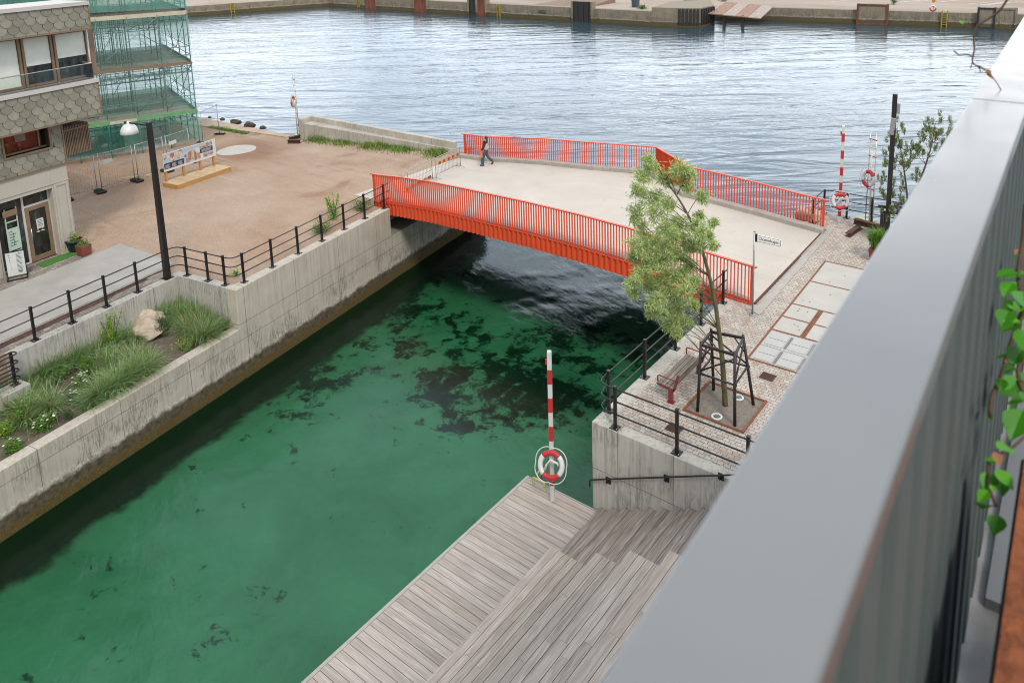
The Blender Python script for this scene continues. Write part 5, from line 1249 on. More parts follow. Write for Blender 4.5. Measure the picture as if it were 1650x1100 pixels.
# bench
bn = thing('bench','park bench with weathered slats and dark red metal ends beside the canal railing','bench',(-8.8,17.72,QZ))
b = MB()
for i in range(4): b.box(-.33+.118*i,-.33+.118*i+.105,-.86,.86,.425-.012*i,.46-.012*i)
b.build('seat',MAT['benchwood'],bn,bevel=.006)
b = MB()
for i in range(3): b.beam((.16+.045*i,-.86,.5+.125*i),(.16+.045*i,.86,.5+.125*i),.03,.105,(.33,0,1))
b.build('backrest',MAT['benchwood'],bn)
for y in (-.84,.84):
    b = MB(); b.box(.0,.11,y-.05,y+.05,0,.4); b.box(-.03,.16,y-.09,y+.09,0,.015); b.build('leg',MAT['benchred'],bn,bevel=.006)
    b = MB(); b.beam((-.34,y,.41),(.16,y,.37),.06,.06); b.beam((.15,y,.36),(.27,y,.85),.06,.05,(1,0,0)); b.build('bracket',MAT['benchred'],bn)
    b = MB(); b.path(fillet([(-.33,y,.42),(-.34,y,.66),(.2,y,.64)],.07),.019,8); b.build('armrest',MAT['benchred'],bn)
# railings
railing('pipe_railing','black pipe railing round the quay corner above the timber steps',(-9.87,15.1,QZ+.012),0,[(.0,.5),(0,2.38),(0,4.22),(-.02,6.0),(-.04,7.7),(.5,0),(2.2,.03),(3.95,.05),(5.7,.05)],[(-.04,7.95),(-.02,.0),(7.5,.05)],'black pipe railings on the right quay',1.13)
cr = [bp(*p,QZ) for p in ((1309.5,341),(1332.7,341),(1370,349),(1404.7,357))]
o0 = cr[0]
railing('pipe_railing','black pipe railing along the harbour edge behind the striped pole',Vector((-9.75,32.85,QZ+.012)),0,[(0,0),(.95,0),(1.95,0),(2.95,0),(4.2,0),(5.5,0),(6.8,0),(0,-1.5)],[(0,-1.75),(0,0),(9,0)],'black pipe railings on the right quay',1.06)
# street name sign
t = thing('street_sign','white street name sign reading Oceankajen on a slim grey pole at the bridge end','street sign',(-8.81,22.59,QZ))
b = MB(); b.tube((0,0,-.05),(0,0,2.82),.03,12); b.lathe([(.034,0),(.034,.03),(.01,.04)],(0,0,2.82),12); b.lathe([(.1,0),(.1,.02),(.05,.03)],(0,0,.0),14); b.build('pole',MAT['galv'],t)
b = MB(); b.box(.07,.86,-.012,.012,2.53,2.75,None,0); b.box(.03,.1,-.02,.02,2.51,2.77,None,1)
for (a,c,d,e) in ((.1,.85,2.735,2.745),(.1,.85,2.535,2.545),(.84,.85,2.545,2.735)): b.box(a,c,-.016,-.0125,d,e,None,1)
bl = b.build('name_plate',[MAT['signwhite'],MAT['ink']],t)
text_mesh('lettering','Oceankajen',.142,MAT['ink'],bl,(.475,-.0135,2.64),(pi/2,0,0))
# striped poles with lifebuoys
def striped(name,label,loc,h,bands,rz,w=.055):
    t = thing('striped_pole',label,'striped pole',loc,rz,'red and white striped poles'); 
    b = MB(); b.box(-w,w,-w,w,0,h); b.build('post',MAT['white'],t,bevel=.006)
    for a,c in bands: b = MB(); b.box(-w-.002,w+.002,-w-.002,w+.002,a,c); b.build('red_band',MAT['redpole'],t)
    b = MB(); b.box(-w*.9,w*.9,-w*.9,w*.9,h,h+.03); b.box(-w-.05,-w-.002,-.02,.02,h-.35,h-.2,None,1); b.build('cap',[MAT['white'],MAT['redpole']],t); return t
PD = Vector((-10.97,14.53,1.152))
striped('striped_pole','red and white striped square pole standing on the timber jetty',PD,4.27,[(.5,.72),(.95,1.2)] and [(.48,.62),(1.78,2.2),(2.6,3.0),(3.4,3.8)],.5)
rc = by(888,749,14.36); ax1 = Vector((.25,-.9,.38))
lifebuoy('lifebuoy','red and white lifebuoy with white rope on the jetty pole',rc,ax1,.37,.07,.9)
PF = bp(1352,358,QZ)
striped('striped_pole','red and white striped pole on the quay beside the far end of the bridge railing',PF,4.13,[(.28,.62),(1.4,1.75)]+[(2.1+.72*i-.05,2.45+.72*i-.05) for i in range(3)],.3,.06)
rc = by(1354,324,PF.y-.16); lifebuoy('lifebuoy','red and white lifebuoy with loose ropes on the pole at the bridge end',rc,Vector((.45,-.85,.2)),.36,.075,.8)
# limestone block and rusty beams
b = MB(); rock_mesh(b,(0,0,.3),(.6,.42,.4),77,4,.05); o = b.build('stone_block',MAT['limestone'],loc=bp(1300,362,QZ)+Vector((-.1,.35,0)),rz=.4); tag(o,'pale stone block lying behind the end of the rear bridge railing','stone block')
ibeam(bp(1376,366,QZ)+Vector((0,0,.16)),bp(1418,377,QZ)+Vector((0,0,.16)),'long rusty steel beam lying in front of the right-hand rescue ladder')
ibeam(bp(1366,382,QZ),bp(1386,368,QZ),'short rusty steel beam lying crosswise under the long one',.17,.2)
# lamp mast with floodlights
LMP = bp(1428,392,QZ); t = thing('lamp_mast','tall square black lamp mast with two small grey floodlights by the balcony edge','lamp mast',LMP,.25,'lamp posts')
b = MB(); b.box(-.085,.085,-.085,.085,0,5.95); ps = b.build('post',MAT['black'],t,bevel=.006)
b = MB(); b.box(-.2,.2,-.2,.2,0,.02); b.build('base_plate',MAT['black'],ps)
b = MB(); b.beam((-.06,-.14,4.4),(.0,-.14,5.05),.17,.13,(0,1,0)); b.beam((-.02,-.08,4.8),(-.02,-.14,4.8),.05,.05); b.build('floodlight',MAT['galv'],t,bevel=.012)
b = MB(); b.beam((.13,.0,5.2),(.14,.0,5.6),.13,.1,(0,1,0)); b.build('floodlight',MAT['galv'],t,bevel=.012)
# potted grass and pine
pp = bp(1408,420,QZ); t = thing('potted_plant','bushy green grass plant in a red pot at the balcony edge','potted plant',pp+Vector((.1,.1,0)))
b = MB(); b.hexa([(-.22,-.22,0),(.22,-.22,0),(.22,.22,0),(-.22,.22,0)],[(-.28,-.28,.5),(.28,-.28,.5),(.28,.28,.5),(-.28,.28,.5)]); b.build('pot',MAT['terracotta'],t,bevel=.012)
R = random.Random(8); b = MB()
for i in range(900):
    blade(b,Vector((R.gauss(0,.12),R.gauss(0,.12),.45+R.random()*.3)),R.uniform(0,6.28),R.uniform(.3,.75),abs(R.gauss(.85,.4)),R.uniform(.02,.04),R.random())
b.build('foliage',[MAT['weed']],t)
N0 = bp(1466,390,QZ); PY_ = 31.6; N0 = Vector((by(1466,390,PY_).x,PY_,QZ))
pt_ = thing('pine_tree','sparse young pine with upright needle tufts behind the lamp mast','tree',N0)
def Q(px,py,y=PY_): return by(px,py,y)-N0
R = random.Random(3); b = MB(); lf = MB()
stems = [[Vector((0,0,-.1)),Q(1463,330),Q(1459,290),Q(1453,250),Q(1446,210)],[Vector((.1,0,-.1)),Q(1478,310),Q(1492,265),Q(1502,230),Q(1507,198)]]
for s_ in stems: tree_branch(b,smooth(s_),.05,.012,7)
cl = [(1446,212,6),(1441,228,7),(1452,232,7),(1436,250,7),(1458,252,7),(1446,268,6),(1430,268,6),(1425,292,6),(1464,270,6),(1424,320,6),(1440,318,7),(1452,335,7),(1436,345,6),(1473,235,5),(1478,248,6),(1468,262,5),(1507,200,6),(1499,215,7),(1513,222,8),(1524,226,6),(1492,232,7),(1506,240,8),(1520,246,7),(1532,240,5),(1486,250,5),(1476,292,5),(1482,300,5),(1450,300,5),(1528,212,4),(1488,218,5)]
alls = smooth(stems[0])+smooth(stems[1])
for (px,py,r) in cl:
    c = Q(px,py,PY_+R.gauss(0,.35)); q = min(alls,key=lambda v:(v-c).length+max(0,v.z-c.z+.2)*1.5)
    tree_branch(b,smooth([q,q.lerp(c,.5)-Vector((0,0,.05)),c]),.012,.005,5)
    for k in range(6):
        e = c+Vector((R.gauss(0,.14),R.gauss(0,.14),R.gauss(.02,.14))); b.path([c,e],[.005,.003],4)
        for m in range(60):
            a = e+Vector((R.gauss(0,.025),R.gauss(0,.025),R.uniform(-.02,.2))); leaf(lf,a,R.uniform(.08,.15),.016,Vector((R.gauss(0,.4),R.gauss(0,.4),1)),rdir(R),R.random())
b.build('trunk',MAT['twig'],pt_); lf.build('crown',MAT['pineleaf'],pt_)
t = thing('timber_rack','low dark timber frame standing beside the pine','timber rack',bp(1446,388,QZ),.4)
b = MB()
for x in (-.5,.5): 
    b.box(x-.05,x+.05,-.05,.05,0,1.1); b.box(x-.05,x+.05,.6,.7,0,1.1)
b.build('post',MAT['blackwood'],t)
b = MB(); b.box(-.65,.65,-.052,.052,1.1,1.2); b.box(-.65,.65,.598,.702,1.1,1.2); b.box(-.049,.049,-.2,.85,1.2,1.28); b.build('rail',MAT['blackwood'],t)

# ------------------------------------------------------------------ jetty, stairs and seating steps
jt = thing('jetty','grey weathered timber jetty along the canal','jetty',(-12.11,14.9,1.15))
R = random.Random(9); b = MB(); y = -.03; n = 0
while y > -15.5:
    w = .19
    b.box(.09,2.75,y-w,y-.013,-.045,R.uniform(-.002,.003)); y -= w
b.build('deck_boards',MAT['planksx'],jt)
b = MB(); b.box(0,.083,-15.5,.0,-.3,.006); b.box(.083,2.4,-.03,.0,-.3,.006); b.build('edge_board',basic('pale_edge_board',(.47,.45,.41),.8,0,.12,5,.1,40),jt)
b = MB()
for yy in (-1,-4,-7,-10,-13):
    for xx in (.3,2.0): b.tube((xx,yy,-4),(xx,yy,-.3),.12,10)
    b.box(.1,2.6,yy-.08,yy+.08,-.25,-.05)
b.build('pile',MAT['blackwood'],jt)
stp = thing('timber_stairs','narrow flight of dark weathered timber stairs against the concrete wall','stairs',(-9.74,12.8,0))
for i in range(15):
    x = .352*i; z = 1.25+.17*i; z = min(z,3.595)
    b = MB(); R2 = R.random()
    for k in range(2): b.box(x+.181*k-.02,x+.181*k+.152,0.005,2.14,z-.04,z)
    b.box(x-.012,x+.01,.005,2.14,z-.17,z-.042); o = b.build('tread',MAT['planksdark'],stp)
ts = thing('seating_steps','broad weathered timber seating steps stepping up from the jetty','seating steps',(-9.72,0,0))
tiers = [(0,1.27,1.66),(1.27,2.15,2.17),(2.15,3.12,2.68),(3.12,4.1,3.19)]
for (x0,x1,z) in tiers:
    b = MB(); n = round((x1-x0)/.19); w = (x1-x0)/n
    for k in range(n):
        ys_ = 12.795; 
        first = R.uniform(1.2,3.6)
        while ys_ > -8:
            y2 = ys_-first; b.box(x0+w*k+.008-(.02 if k==0 else 0),x0+w*(k+1)-.004,max(y2,-8)+.003,ys_-.002,z-.04,z+R.uniform(-.0015,.0015)); ys_ = y2; first = R.uniform(2.4,4.2)
    b.build('tread_boards',MAT['planksy'],ts)
    b = MB()
    for k in range(3): b.box(x0,x0+.022,-8,12.78,z-.51+.158*k,z-.51+.158*k+.15)
    b.box(x0+.03,x1,12.76,12.79,z-.5,z-.045); b.build('riser_boards',MAT['planksdark'],ts)
# wall handrail
t = thing('wall_handrail','black handrail fixed to the stair side concrete wall','handrail',(-10,14.97,0))
b = MB(); b.path(fillet([(-.02,-.09,1.78),(-.03,-.09,1.97),(5.2,-.09,4.51),(5.5,-.09,4.51)],.08,5),.021,8); b.build('rail',MAT['black'],t)
for px in (978,1072,1160):
    q = by(px,772,14.9)-Vector((-10,14.97,0)); zc = 1.97+(q.x+.03)*2.54/5.23
    b = MB(); b.box(q.x-.07,q.x+.07,-.02,-.001,zc-.17,zc-.0); b.path([(q.x,-.02,zc-.13),(q.x,-.09,zc-.12),(q.x,-.09,zc-.02)],.012,6); b.build('bracket',MAT['black'],t)
# bathing ladder
t = thing('bathing_ladder','bathing ladder with pale yellow grab handles at the end of the jetty','ladder',(-11.6,14.9,1.15))
b = MB(); b.path(fillet([(-.2,-.16,0),(-.2,-.16,.2),(.22,-.16,.2),(.22,-.16,0)],.07),.018,8); b.lathe([(.05,0),(.05,.012)],(-.2,-.16,.003),12); b.lathe([(.05,0),(.05,.012)],(.22,-.16,.003),12); b.build('handle',MAT['limey'],t)
b = MB(); b.path(fillet([(-.2,.06,-.3),(-.2,.06,.18),(-.2,.22,.2),(-.2,.22,-1.6)],.05),.018,8); b.path(fillet([(.2,.06,-.3),(.2,.06,.02),(.2,.22,.0),(.2,.22,-1.6)],.05),.018,8); b.build('side_rail',MAT['limey'],t)
b = MB(); 
for k in range(5): b.box(-.19,.19,.1,.24,-.02-.28*k,.01-.28*k)
b.build('tread',MAT['navypot'],t)
# ================================================================== FAR SIDE OF THE HARBOUR
def m_farland():
    g = NT('far_quay_surface'); p = g.obj
    c = g.ramp(g.noise(g.map(p,(.03,.12,1),(0,0,.1)),1,5,.6), [(.3,(.27,.2,.155)),(.5,(.325,.26,.21)),(.7,(.36,.31,.26))])
    c = g.mix(g.math('MULTIPLY', g.step(g.noise(g.map(p,(.08,.6,1),(0,0,.06)),1,4),.58,.7),.6), c, (.24,.21,.11))
    c = g.mix(g.math('MULTIPLY', g.step(g.noise(p,.05,2),.56,.66),.5), c, (.37,.325,.27))
    g.pbr(c,.95,0,g.bump(g.noise(p,3,4),.3,.03),.2); return g.mat
def wl(px):
    if px < 532: return 26-(px-305)*16/225
    if px < 1060: return 10+(px-534)*32/516
    return 30+(px-1160)*17/480
def fp(px,z=0): q = bp(px,wl(px),0); return Vector((q.x,q.y,z))
fa0 = fp(305); fa1 = fp(530); fb1 = bp(1050,42,0); fc0 = bp(1160,30,0); fd_ = fp(1640)
ext = fd_+(fd_-fc0).normalized()*90; la = fa0+Vector((-30,-60,0))
pts = [la,fa0,fa1,fb1,fc0+Vector((-6,6,0)),fc0,fd_,ext,ext+Vector((600,500,0)),Vector((0,1500,0)),Vector((-1500,1200,0)),Vector((-1200,-200,0))]
b = MB(); b.prism([(p.x,p.y) for p in pts[::-1]],-3,1.95); struct(b.build('far_quay_ground',m_farland()))
def farwall(p,q,zt,th,label):
    d = q-p; L = d.length; o_ = Vector((p.x,p.y,0)); b = MB(); b.box(0,L,-.12,th,-3,zt); b.box(0,L,-.3,-.12,-3,.25)
    o = b.build('harbour_wall',MAT['farwall'],loc=o_,rz=atan2(d.y,d.x)); return tag(o,label,'wall','far harbour walls')
farwall(fa0+(fa0-fa1).normalized()*20,fa1,1.98,1.2,'pale grey far harbour wall at the upper left of the water')
farwall(fa1,fb1,2.35,1.2,'stained far harbour wall between the rusty sheets and the ribbed pier')
farwall(fc0,ext,2.1,1.2,'long far harbour wall at the upper right of the water')
wdir = (fb1-fa1).normalized(); wr = atan2(wdir.y,wdir.x); cdir = (fd_-fc0).normalized(); crz = atan2(cdir.y,cdir.x)
def fblock(px0,px1,zt,label,name,cat,mats,frame=True,depth=.8,kind='sheet',grp='fenders along the far quay'):
    p = fp(px0); q = fp(px1); L = (q-p).length; rz = wr if px0 < 1060 else crz
    t = thing(name,label,cat,p,rz,grp); b = MB()
    if kind == 'sheet':
        n = max(2,int(L/.55))
        for i in range(n): b.box(L*i/n+.02,L*(i+1)/n-.02,-.55-(.06 if i%2 else 0),.3,-.6,zt)
        b.build('panel',mats[0],t)
    else:
        b.box(0,L,-.6,depth,-1.5,zt); b.build('block',mats[0],t,bevel=.04)
    if frame:
        for x in (-.25,L-.05):
            b = MB(); b.box(x,x+.3,-.75,.4,-1,zt+.05); b.build('side_frame',mats[1],t)
        if kind != 'sheet':
            b = MB(); b.box(.05,L-.05,-.72,-.6,zt-.2,zt+.03); b.box(.05,L-.05,-.72,-.6,-.1,.15); b.build('cross_frame',mats[1],t)
    return t
RS,WC,BLK = MAT['rustsheet'],MAT['farwall'],MAT['blackwood']
fblock(591,610,3.0,'rust-red sheet fender on the far quay, leftmost of the rusty ones','quay_fender','fender',(RS,WC))
fblock(671,691,3.0,'rust-orange sheet fender in the middle of the three rusty ones','quay_fender','fender',(RS,WC))
fblock(773,786,3.3,'narrow rust-orange sheet fender beside a dark panel, rightmost rusty one','quay_fender','fender',(RS,WC))
fblock(759,771,3.1,'dark panel fender standing right next to the narrow rusty one','quay_fender','fender',(BLK,WC))
fblock(926,956,3.5,'wide black timber fender on the far quay with pale side posts','quay_fender','fender',(BLK,WC))
fblock(1383,1428,3.1,'square weathered concrete fender block with a rusty frame, right of the ramp','quay_fender','fender',(WC,RS),True,1,'block')
fblock(1606,1634,3.0,'grey concrete fender block at the far right by the twig','quay_fender','fender',(WC,WC),True,1,'block')
t = fblock(1576,1600,3.0,'open black timber fender frame at the far right','quay_fender','fender',(WC,BLK),True,.2,'block')
# ribbed pier
pr_ = thing('concrete_pier','stained concrete pier head with black timber ribs','pier',(fb1.x,fb1.y,0))
P_ = [bp(1050,42,0),bp(1092,43.5,0),bp(1128,44,0),bp(1150,38.5,0)]
b = MB(); pl = [(p.x-fb1.x,p.y-fb1.y) for p in P_]+[(P_[3].x-fb1.x-5,P_[3].y-fb1.y+9),(P_[0].x-fb1.x-2,P_[0].y-fb1.y+11)]
b.prism(pl,-3,3.0); b.build('block',WC,pr_)
b = MB(); b.prism([(x*1.02,y*1.02-.1) for x,y in pl],-3,.3); b.build('footing',WC,pr_)
for (p,q,n) in ((P_[1],P_[2],6),(P_[2],P_[3],6)):
    d = q-p; nn = Vector((d.y,-d.x,0)).normalized()
    for i in range(n):
        c = p.lerp(q,(i+.5)/n)-fb1+nn*.12; b = MB(); b.beam((c.x,c.y,.35),(c.x,c.y,2.85),d.length/n*.55,.3,nn); b.build('timber_rib',BLK,pr_)
# ramp
rp = bp(1168,25,1.6); t = thing('steel_ramp','rust and white streaked steel ramp sloping down beside the pier','ramp',(rp.x,rp.y,0),crz)
b = MB()
for i in range(5): b.hexa([(-4+2*i,-1,1.9-.12*i),(-2.05+2*i,-1,1.8-.12*i),(-2.05+2*i,7,2.9-.12*i),(-4+2*i,7,3.0-.12*i)],[(-4+2*i,-1,2.05-.12*i),(-2.05+2*i,-1,1.95-.12*i),(-2.05+2*i,7,3.05-.12*i),(-4+2*i,7,3.15-.12*i)],None,i%2)
b.build('ramp_plate',[basic('ramp_plate_pale',(.45,.36,.3),.7,0,.3,2),basic('ramp_plate_rust',(.36,.2,.13),.7,0,.3,2)],t)
b = MB(); 
for x in (-3,0,3): b = MB(); b.box(x-.2,x+.2,-.5,0,-1,1.75); b.build('support',BLK,t)
# ladders and small things on the far quay
def fladder(px,label,zt=2.3):
    p = fp(px); rz = wr if 530 < px < 1060 else (crz if px > 1060 else atan2((fa1-fa0).y,(fa1-fa0).x)); t = thing('quay_ladder',label,'ladder',p,rz,'yellow ladders on the far quay'); b = MB()
    for x in (-.35,.35): b.box(x-.08,x+.08,-.5,-.32,-.4,zt)
    b.build('ladder_rail',MAT['dkyellow'],t); b = MB()
    for i in range(7): b.box(-.27,.27,-.46,-.36,-.1+.35*i,.0+.35*i)
    b.build('rung',MAT['dkyellow'],t)
fladder(375,'worn yellow ladder on the pale wall at the upper left',2.1); fladder(580,'yellow ladder left of the leftmost rusty fender'); fladder(806,'yellow ladder right of the narrow rusty fender'); fladder(1521,'bright yellow ladder on the right-hand far wall',2.4)
fpost = bp(1503,26,1.95); t = thing('lifebuoy_post','white post with a red and white lifebuoy on the far quay','lifebuoy post',fpost)
b = MB(); b.tube((0,0,0),(0,0,2.2),.06,6); b.box(-.2,.2,-.1,.1,2.0,2.35,None,1); b.build('post',[MAT['white'],MAT['orangeflower']],t)
b = MB(); b.ring((0,-.15,1.1),(.1,-1,.1),.36,.11,0,pi,10,6); b.ring((0,-.15,1.1),(.1,-1,.1),.36,.11,pi,2*pi,10,6,1,None,1); b.build('lifebuoy',[MAT['redpole'],MAT['white']],t)
def far_box(name,label,cat,px,py,w,d,h,m,lid=True):
    t = thing(name,label,cat,bp(px,py,1.95),wr); b = MB(); b.hexa([(-w/2,-d/2,0),(w/2,-d/2,0),(w/2,d/2,0),(-w/2,d/2,0)],[(-w*.54,-d*.54,h),(w*.54,-d*.54,h),(w*.54,d*.54,h),(-w*.54,d*.54,h)]); b.build('body',m,t,bevel=.04)
    if lid: b = MB(); b.box(-w*.58,w*.58,-d*.58,d*.58,h,h+.1); b.build('lid',m,t)
far_box('waste_bin','dark grey-blue bin on the far quay left of the pier','bin',1024,12,1.0,1.0,1.2,basic('bin_blue',(.05,.09,.13),.5))
far_box('waste_bin','small blue bin standing on the ribbed pier','bin',1117,15,.6,.6,.9,basic('bin_bright_blue',(.05,.2,.4),.5))
t = thing('banner_frame','blue banner on a low frame behind the pier','banner',bp(1112,10,1.95),wr); b = MB(); b.box(-1.3,1.3,-.04,.04,.4,1.3); b.build('banner',MAT['blueboard'],t); b = MB(); b.box(-1.35,-1.25,-.06,.06,0,1.35); b.box(1.25,1.35,-.06,.06,0,1.35); b.build('leg',MAT['galv'],t)
t = thing('marker_post','bright orange marker post at the ramp head','post',bp(1144,8,1.95)); b = MB(); b.lathe([(.25,0),(.25,.1),(.14,.12),(.12,1.6),(.05,1.7)],(0,0,0),12); b.build('post',MAT['orangeflower'],t)
for (px,py,h,r,nm) in ((1034,15,.6,1.1,'low green weed clump beside the far bin'),(1163,6,1.2,1.6,'green bush at the head of the ramp on the far quay'),(1440,8,1.5,.7,'green bush cube beside the square concrete fender')):
    shrub('far_bush',nm,'bush',bp(px,py,1.95),h,r,260,MAT['weed'],.35,int(px),None,None,6)
b = MB(); R = random.Random(2)
for (px,py) in ((1450,4),(1475,3),(1510,4),(1560,7),(1580,8),(1586,8),(1592,8),(1340,3)):
    p = bp(px,py,1.955)-Vector((0,0,0)); b.hexa([p+Vector(v) for v in ((-.1,0,0),(.1,0,0),(2.6,5,0),(2.4,5,0))],[p+Vector(v) for v in ((-.1,0,.006),(.1,0,.006),(2.6,5,.006),(2.4,5,.006))])
struct(b.build('painted_markings',MAT['white']))
t = thing('sloping_heap','brown sloping plank stage on the far quay behind the graffiti wall','plank stage',bp(905,10,1.95),wr)
b = MB(); b.hexa([(-7,0,0),(6,0,0),(6,9,0),(-7,9,0)],[(-6,.1,.05),(6,.1,.05),(6,9,.9),(-3,9,.9)]); b.build('stage',basic('brown_stage',(.30,.2,.145),.9,0,.15,.6,.1,6,stretch=(1,.1,1)),t)
# painted graffiti patches on the far wall
for (px0,px1,m,nm) in ((812,830,MAT['steelteal'],'turquoise scrawl'),(868,882,MAT['ink'],'black scrawl on a white patch')):
    p = fp(px0); q = fp(px1); L = (q-p).length; b = MB(); R = random.Random(px0)
    if m is MAT['ink']: b.box(-.9,L+1.1,-.148,-.125,.5,2.2,None,1)
    n = 5
    for k in range(n):
        x = L*k/n; b.path([(x,-.155,.9),(x+.05,-.155,1.7),(x+L/n*.7,-.155,1.5+.2*R.random()),(x+L/n*.6,-.155,1.0),(x+.1,-.155,1.25)],.07,5)
    o = b.build('graffiti',[m,MAT['creamprint']],loc=p,rz=wr); tag(o,nm+' painted on the stained far harbour wall','graffiti')

# ================================================================== BALCONY IN THE FOREGROUND
DX = -.0365                                      # the balcony edge drifts slightly left with distance
def m_cap():
    g = NT('grey_powder_coat'); c = g.ramp(g.noise(g.obj,2,4),[(.3,(.165,.174,.178)),(.7,(.185,.192,.194))])
    d = g.math('MULTIPLY',g.step(g.noise(g.map(g.obj,(1,.45,1)),16,7,.72),.55,.72),.35); c = g.mix(d,c,(.2,.195,.18))
    g.pbr(c,g.ramp(g.noise(g.obj,5,3),[(.3,.19),(.7,.28)]),0,g.bump(g.noise(g.obj,3,2),.012,.02),.3); return g.mat
bal = thing('balcony_railing','blurred grey metal balcony railing crossing the right foreground','balcony railing',(0,0,15.5))
def cap_pts(y0,y1): 
    l = lambda y: -.2445-.0431*(y-.368); r = lambda y: -.1245-.0362*(y-.456)
    return [(l(y0),y0),(r(y0),y0),(r(y1),y1),(l(y1),y1)]
b = MB(); b.prism(cap_pts(-1.2,2.44),-.035,0); b.build('top_cap',m_cap(),bal,bevel=.004,seg=2)
b = MB(); b.prism(cap_pts(2.444,7),-.035,0); b.build('top_cap',bpy.data.materials['grey_powder_coat'],bal,bevel=.004,seg=2)
slm = basic('grey_ribbed_metal',(.14,.18,.182),.8,0,.1,4,.06,40)
def sx_(y,z): return -.150+DX*(y-.98)
b = MB(); y = -1.0
while y < 6.5:
    w = .118; a0,a1 = y,y+w; f = .022
    for (u,v,dx) in ((a0,a0+.012,0),(a0+.012,a1-.012,f),(a1-.012,a1,0)):
        pass
    zt,zb = -.04,-1.24
    b.add([(sx_(a0,zt)-f,a0,zt),(sx_(a0,zt),a0+.014,zt),(sx_(a1,zt),a1-.014,zt),(sx_(a1,zt)-f,a1,zt),(sx_(a0,zb)-f,a0,zb),(sx_(a0,zb),a0+.014,zb),(sx_(a1,zb),a1-.014,zb),(sx_(a1,zb)-f,a1,zb)],[(0,1,5,4),(1,2,6,5),(2,3,7,6)],.5)
    b.add([(sx_(a1,zt)-f,a1,zt),(sx_(a1,zt)-f,a1+.042,zt),(sx_(a1,zb)-f,a1+.042,zb),(sx_(a1,zb)-f,a1,zb)],[(0,1,2,3)],.5,1)
    y += .16
b.build('ribbed_infill',[slm,basic('dark_groove_metal',(.03,.02,.018),.8)],bal)
b = MB(); b.prism([(-.165,-1.2),(-.15,-1.2),(-.46,6.6),(-.475,6.6)],-1.15,-.036); b.build('outer_panel',slm,bal)
b = MB(); b.beam((-.135+DX*-1,-1,-.055),(-.135+DX*6,6,-.055),.012,.02); b.build('top_channel',MAT['black'],bal)
fl = thing('balcony_floor','grey metal balcony floor edge beside the railing','balcony floor',(0,0,14.25))
b = MB(); b.prism([(-.26,-1.2),(1.5,-1.2),(1.5,6.5),(-.53,6.5)],-.2,0); b.build('slab',basic('balcony_concrete',(.36,.36,.35),.8,0,.15,6,.2,40,dirt=.3),fl)
b = MB(); b.prism([(-.16,2.05),(.1,2.05),(.1,6),(-.30,6)],0,.03); b.build('metal_kerb',basic('light_grey_metal',(.3,.31,.315),.35,.3,.06,4,.03,40),fl)
pb = thing('rust_planter','rust-brown rough planter at the right edge of the balcony','planter',(0,0,14.25))
X0 = lambda y: -.070-.034*(y-1.05)
b = MB(); b.hexa([(X0(-.4)+.03,-.4,0),(.5,-.4,0),(.5,1.62,0),(X0(1.62)+.03,1.62,0)],[(X0(-.4),-.4,.73),(.5,-.4,.73),(.5,1.62,.73),(X0(1.62),1.62,.73)]); b.build('box',basic('dark_planter_side',(.06,.05,.045),.7),pb,bevel=.006)
b = MB(); n = 40; vs = []; R = random.Random(6)
from mathutils import noise as mnoise
for i in range(n+1):
    for j in range(n+1):
        y = -.39+2.0*i/n; x = X0(y)+.006+(.49-X0(y))*j/n; vs.append((x,y,.752+.012*mnoise.noise(Vector((x*40,y*40,0)))+.01*mnoise.noise(Vector((x*12,y*12,3)))))
b.add(vs,[(i*(n+1)+j,i*(n+1)+j+1,(i+1)*(n+1)+j+1,(i+1)*(n+1)+j) for i in range(n) for j in range(n)],.5,0,True)
b.build('fibre_mulch',basic('red_brown_fibre',(.34,.105,.04),.95,0,.45,28,.8,60,dirt=.4,dirtc=(.1,.035,.015)),pb)
# climbing plant at the right edge
vt = thing('climbing_plant','bright green climbing plant hanging at the right edge of the balcony','climbing plant',(0,1.8,15.0))
VO = Vector((0,1.8,15.0)); R = random.Random(21); lf = MB(); st_ = MB()
def bigleaf(mb,c,s,ang,tilt,rr):
    f = Vector((cos(ang)*cos(tilt),sin(ang)*cos(tilt),sin(tilt))); sd = Vector((-sin(ang),cos(ang),0)); up = f.cross(sd)
    outl = [(0,0),(.12,.3),(.35,.48),(.62,.4),(.85,.18),(1.05,0),(.85,-.18),(.62,-.4),(.35,-.48),(.12,-.3)]
    vs = [c+f*(u*s)+sd*(v*s*.85)+up*(abs(v)*s*.25-.06*s*u*u) for u,v in outl]; ce = c+f*(.5*s)-up*(.03*s)
    mb.add(vs+[ce],[(i,(i+1)%10,10) for i in range(10)],rr)
def V(px,py,z=15.0): return bp(px,py,z)-VO
stem = [V(1652,330,15.3),V(1648,390,15.25),V(1640,440,15.2),V(1648,490,15.15),V(1640,520,15.1),V(1625,565,15.05),V(1612,610,15.0),V(1598,640,15.0),V(1595,672,15.0)]
st_.path(smooth(stem),.0045,6); st_.path(smooth([V(1655,700,14.98),V(1625,725,15.0),V(1598,735,14.98),V(1592,760,14.97),V(1596,790,14.96),V(1605,815,14.95)]),.003,6)
st_.path(smooth([V(1655,560),V(1640,600),V(1652,640)]),.005,6)
st_.build('stem',MAT['twig'],vt)
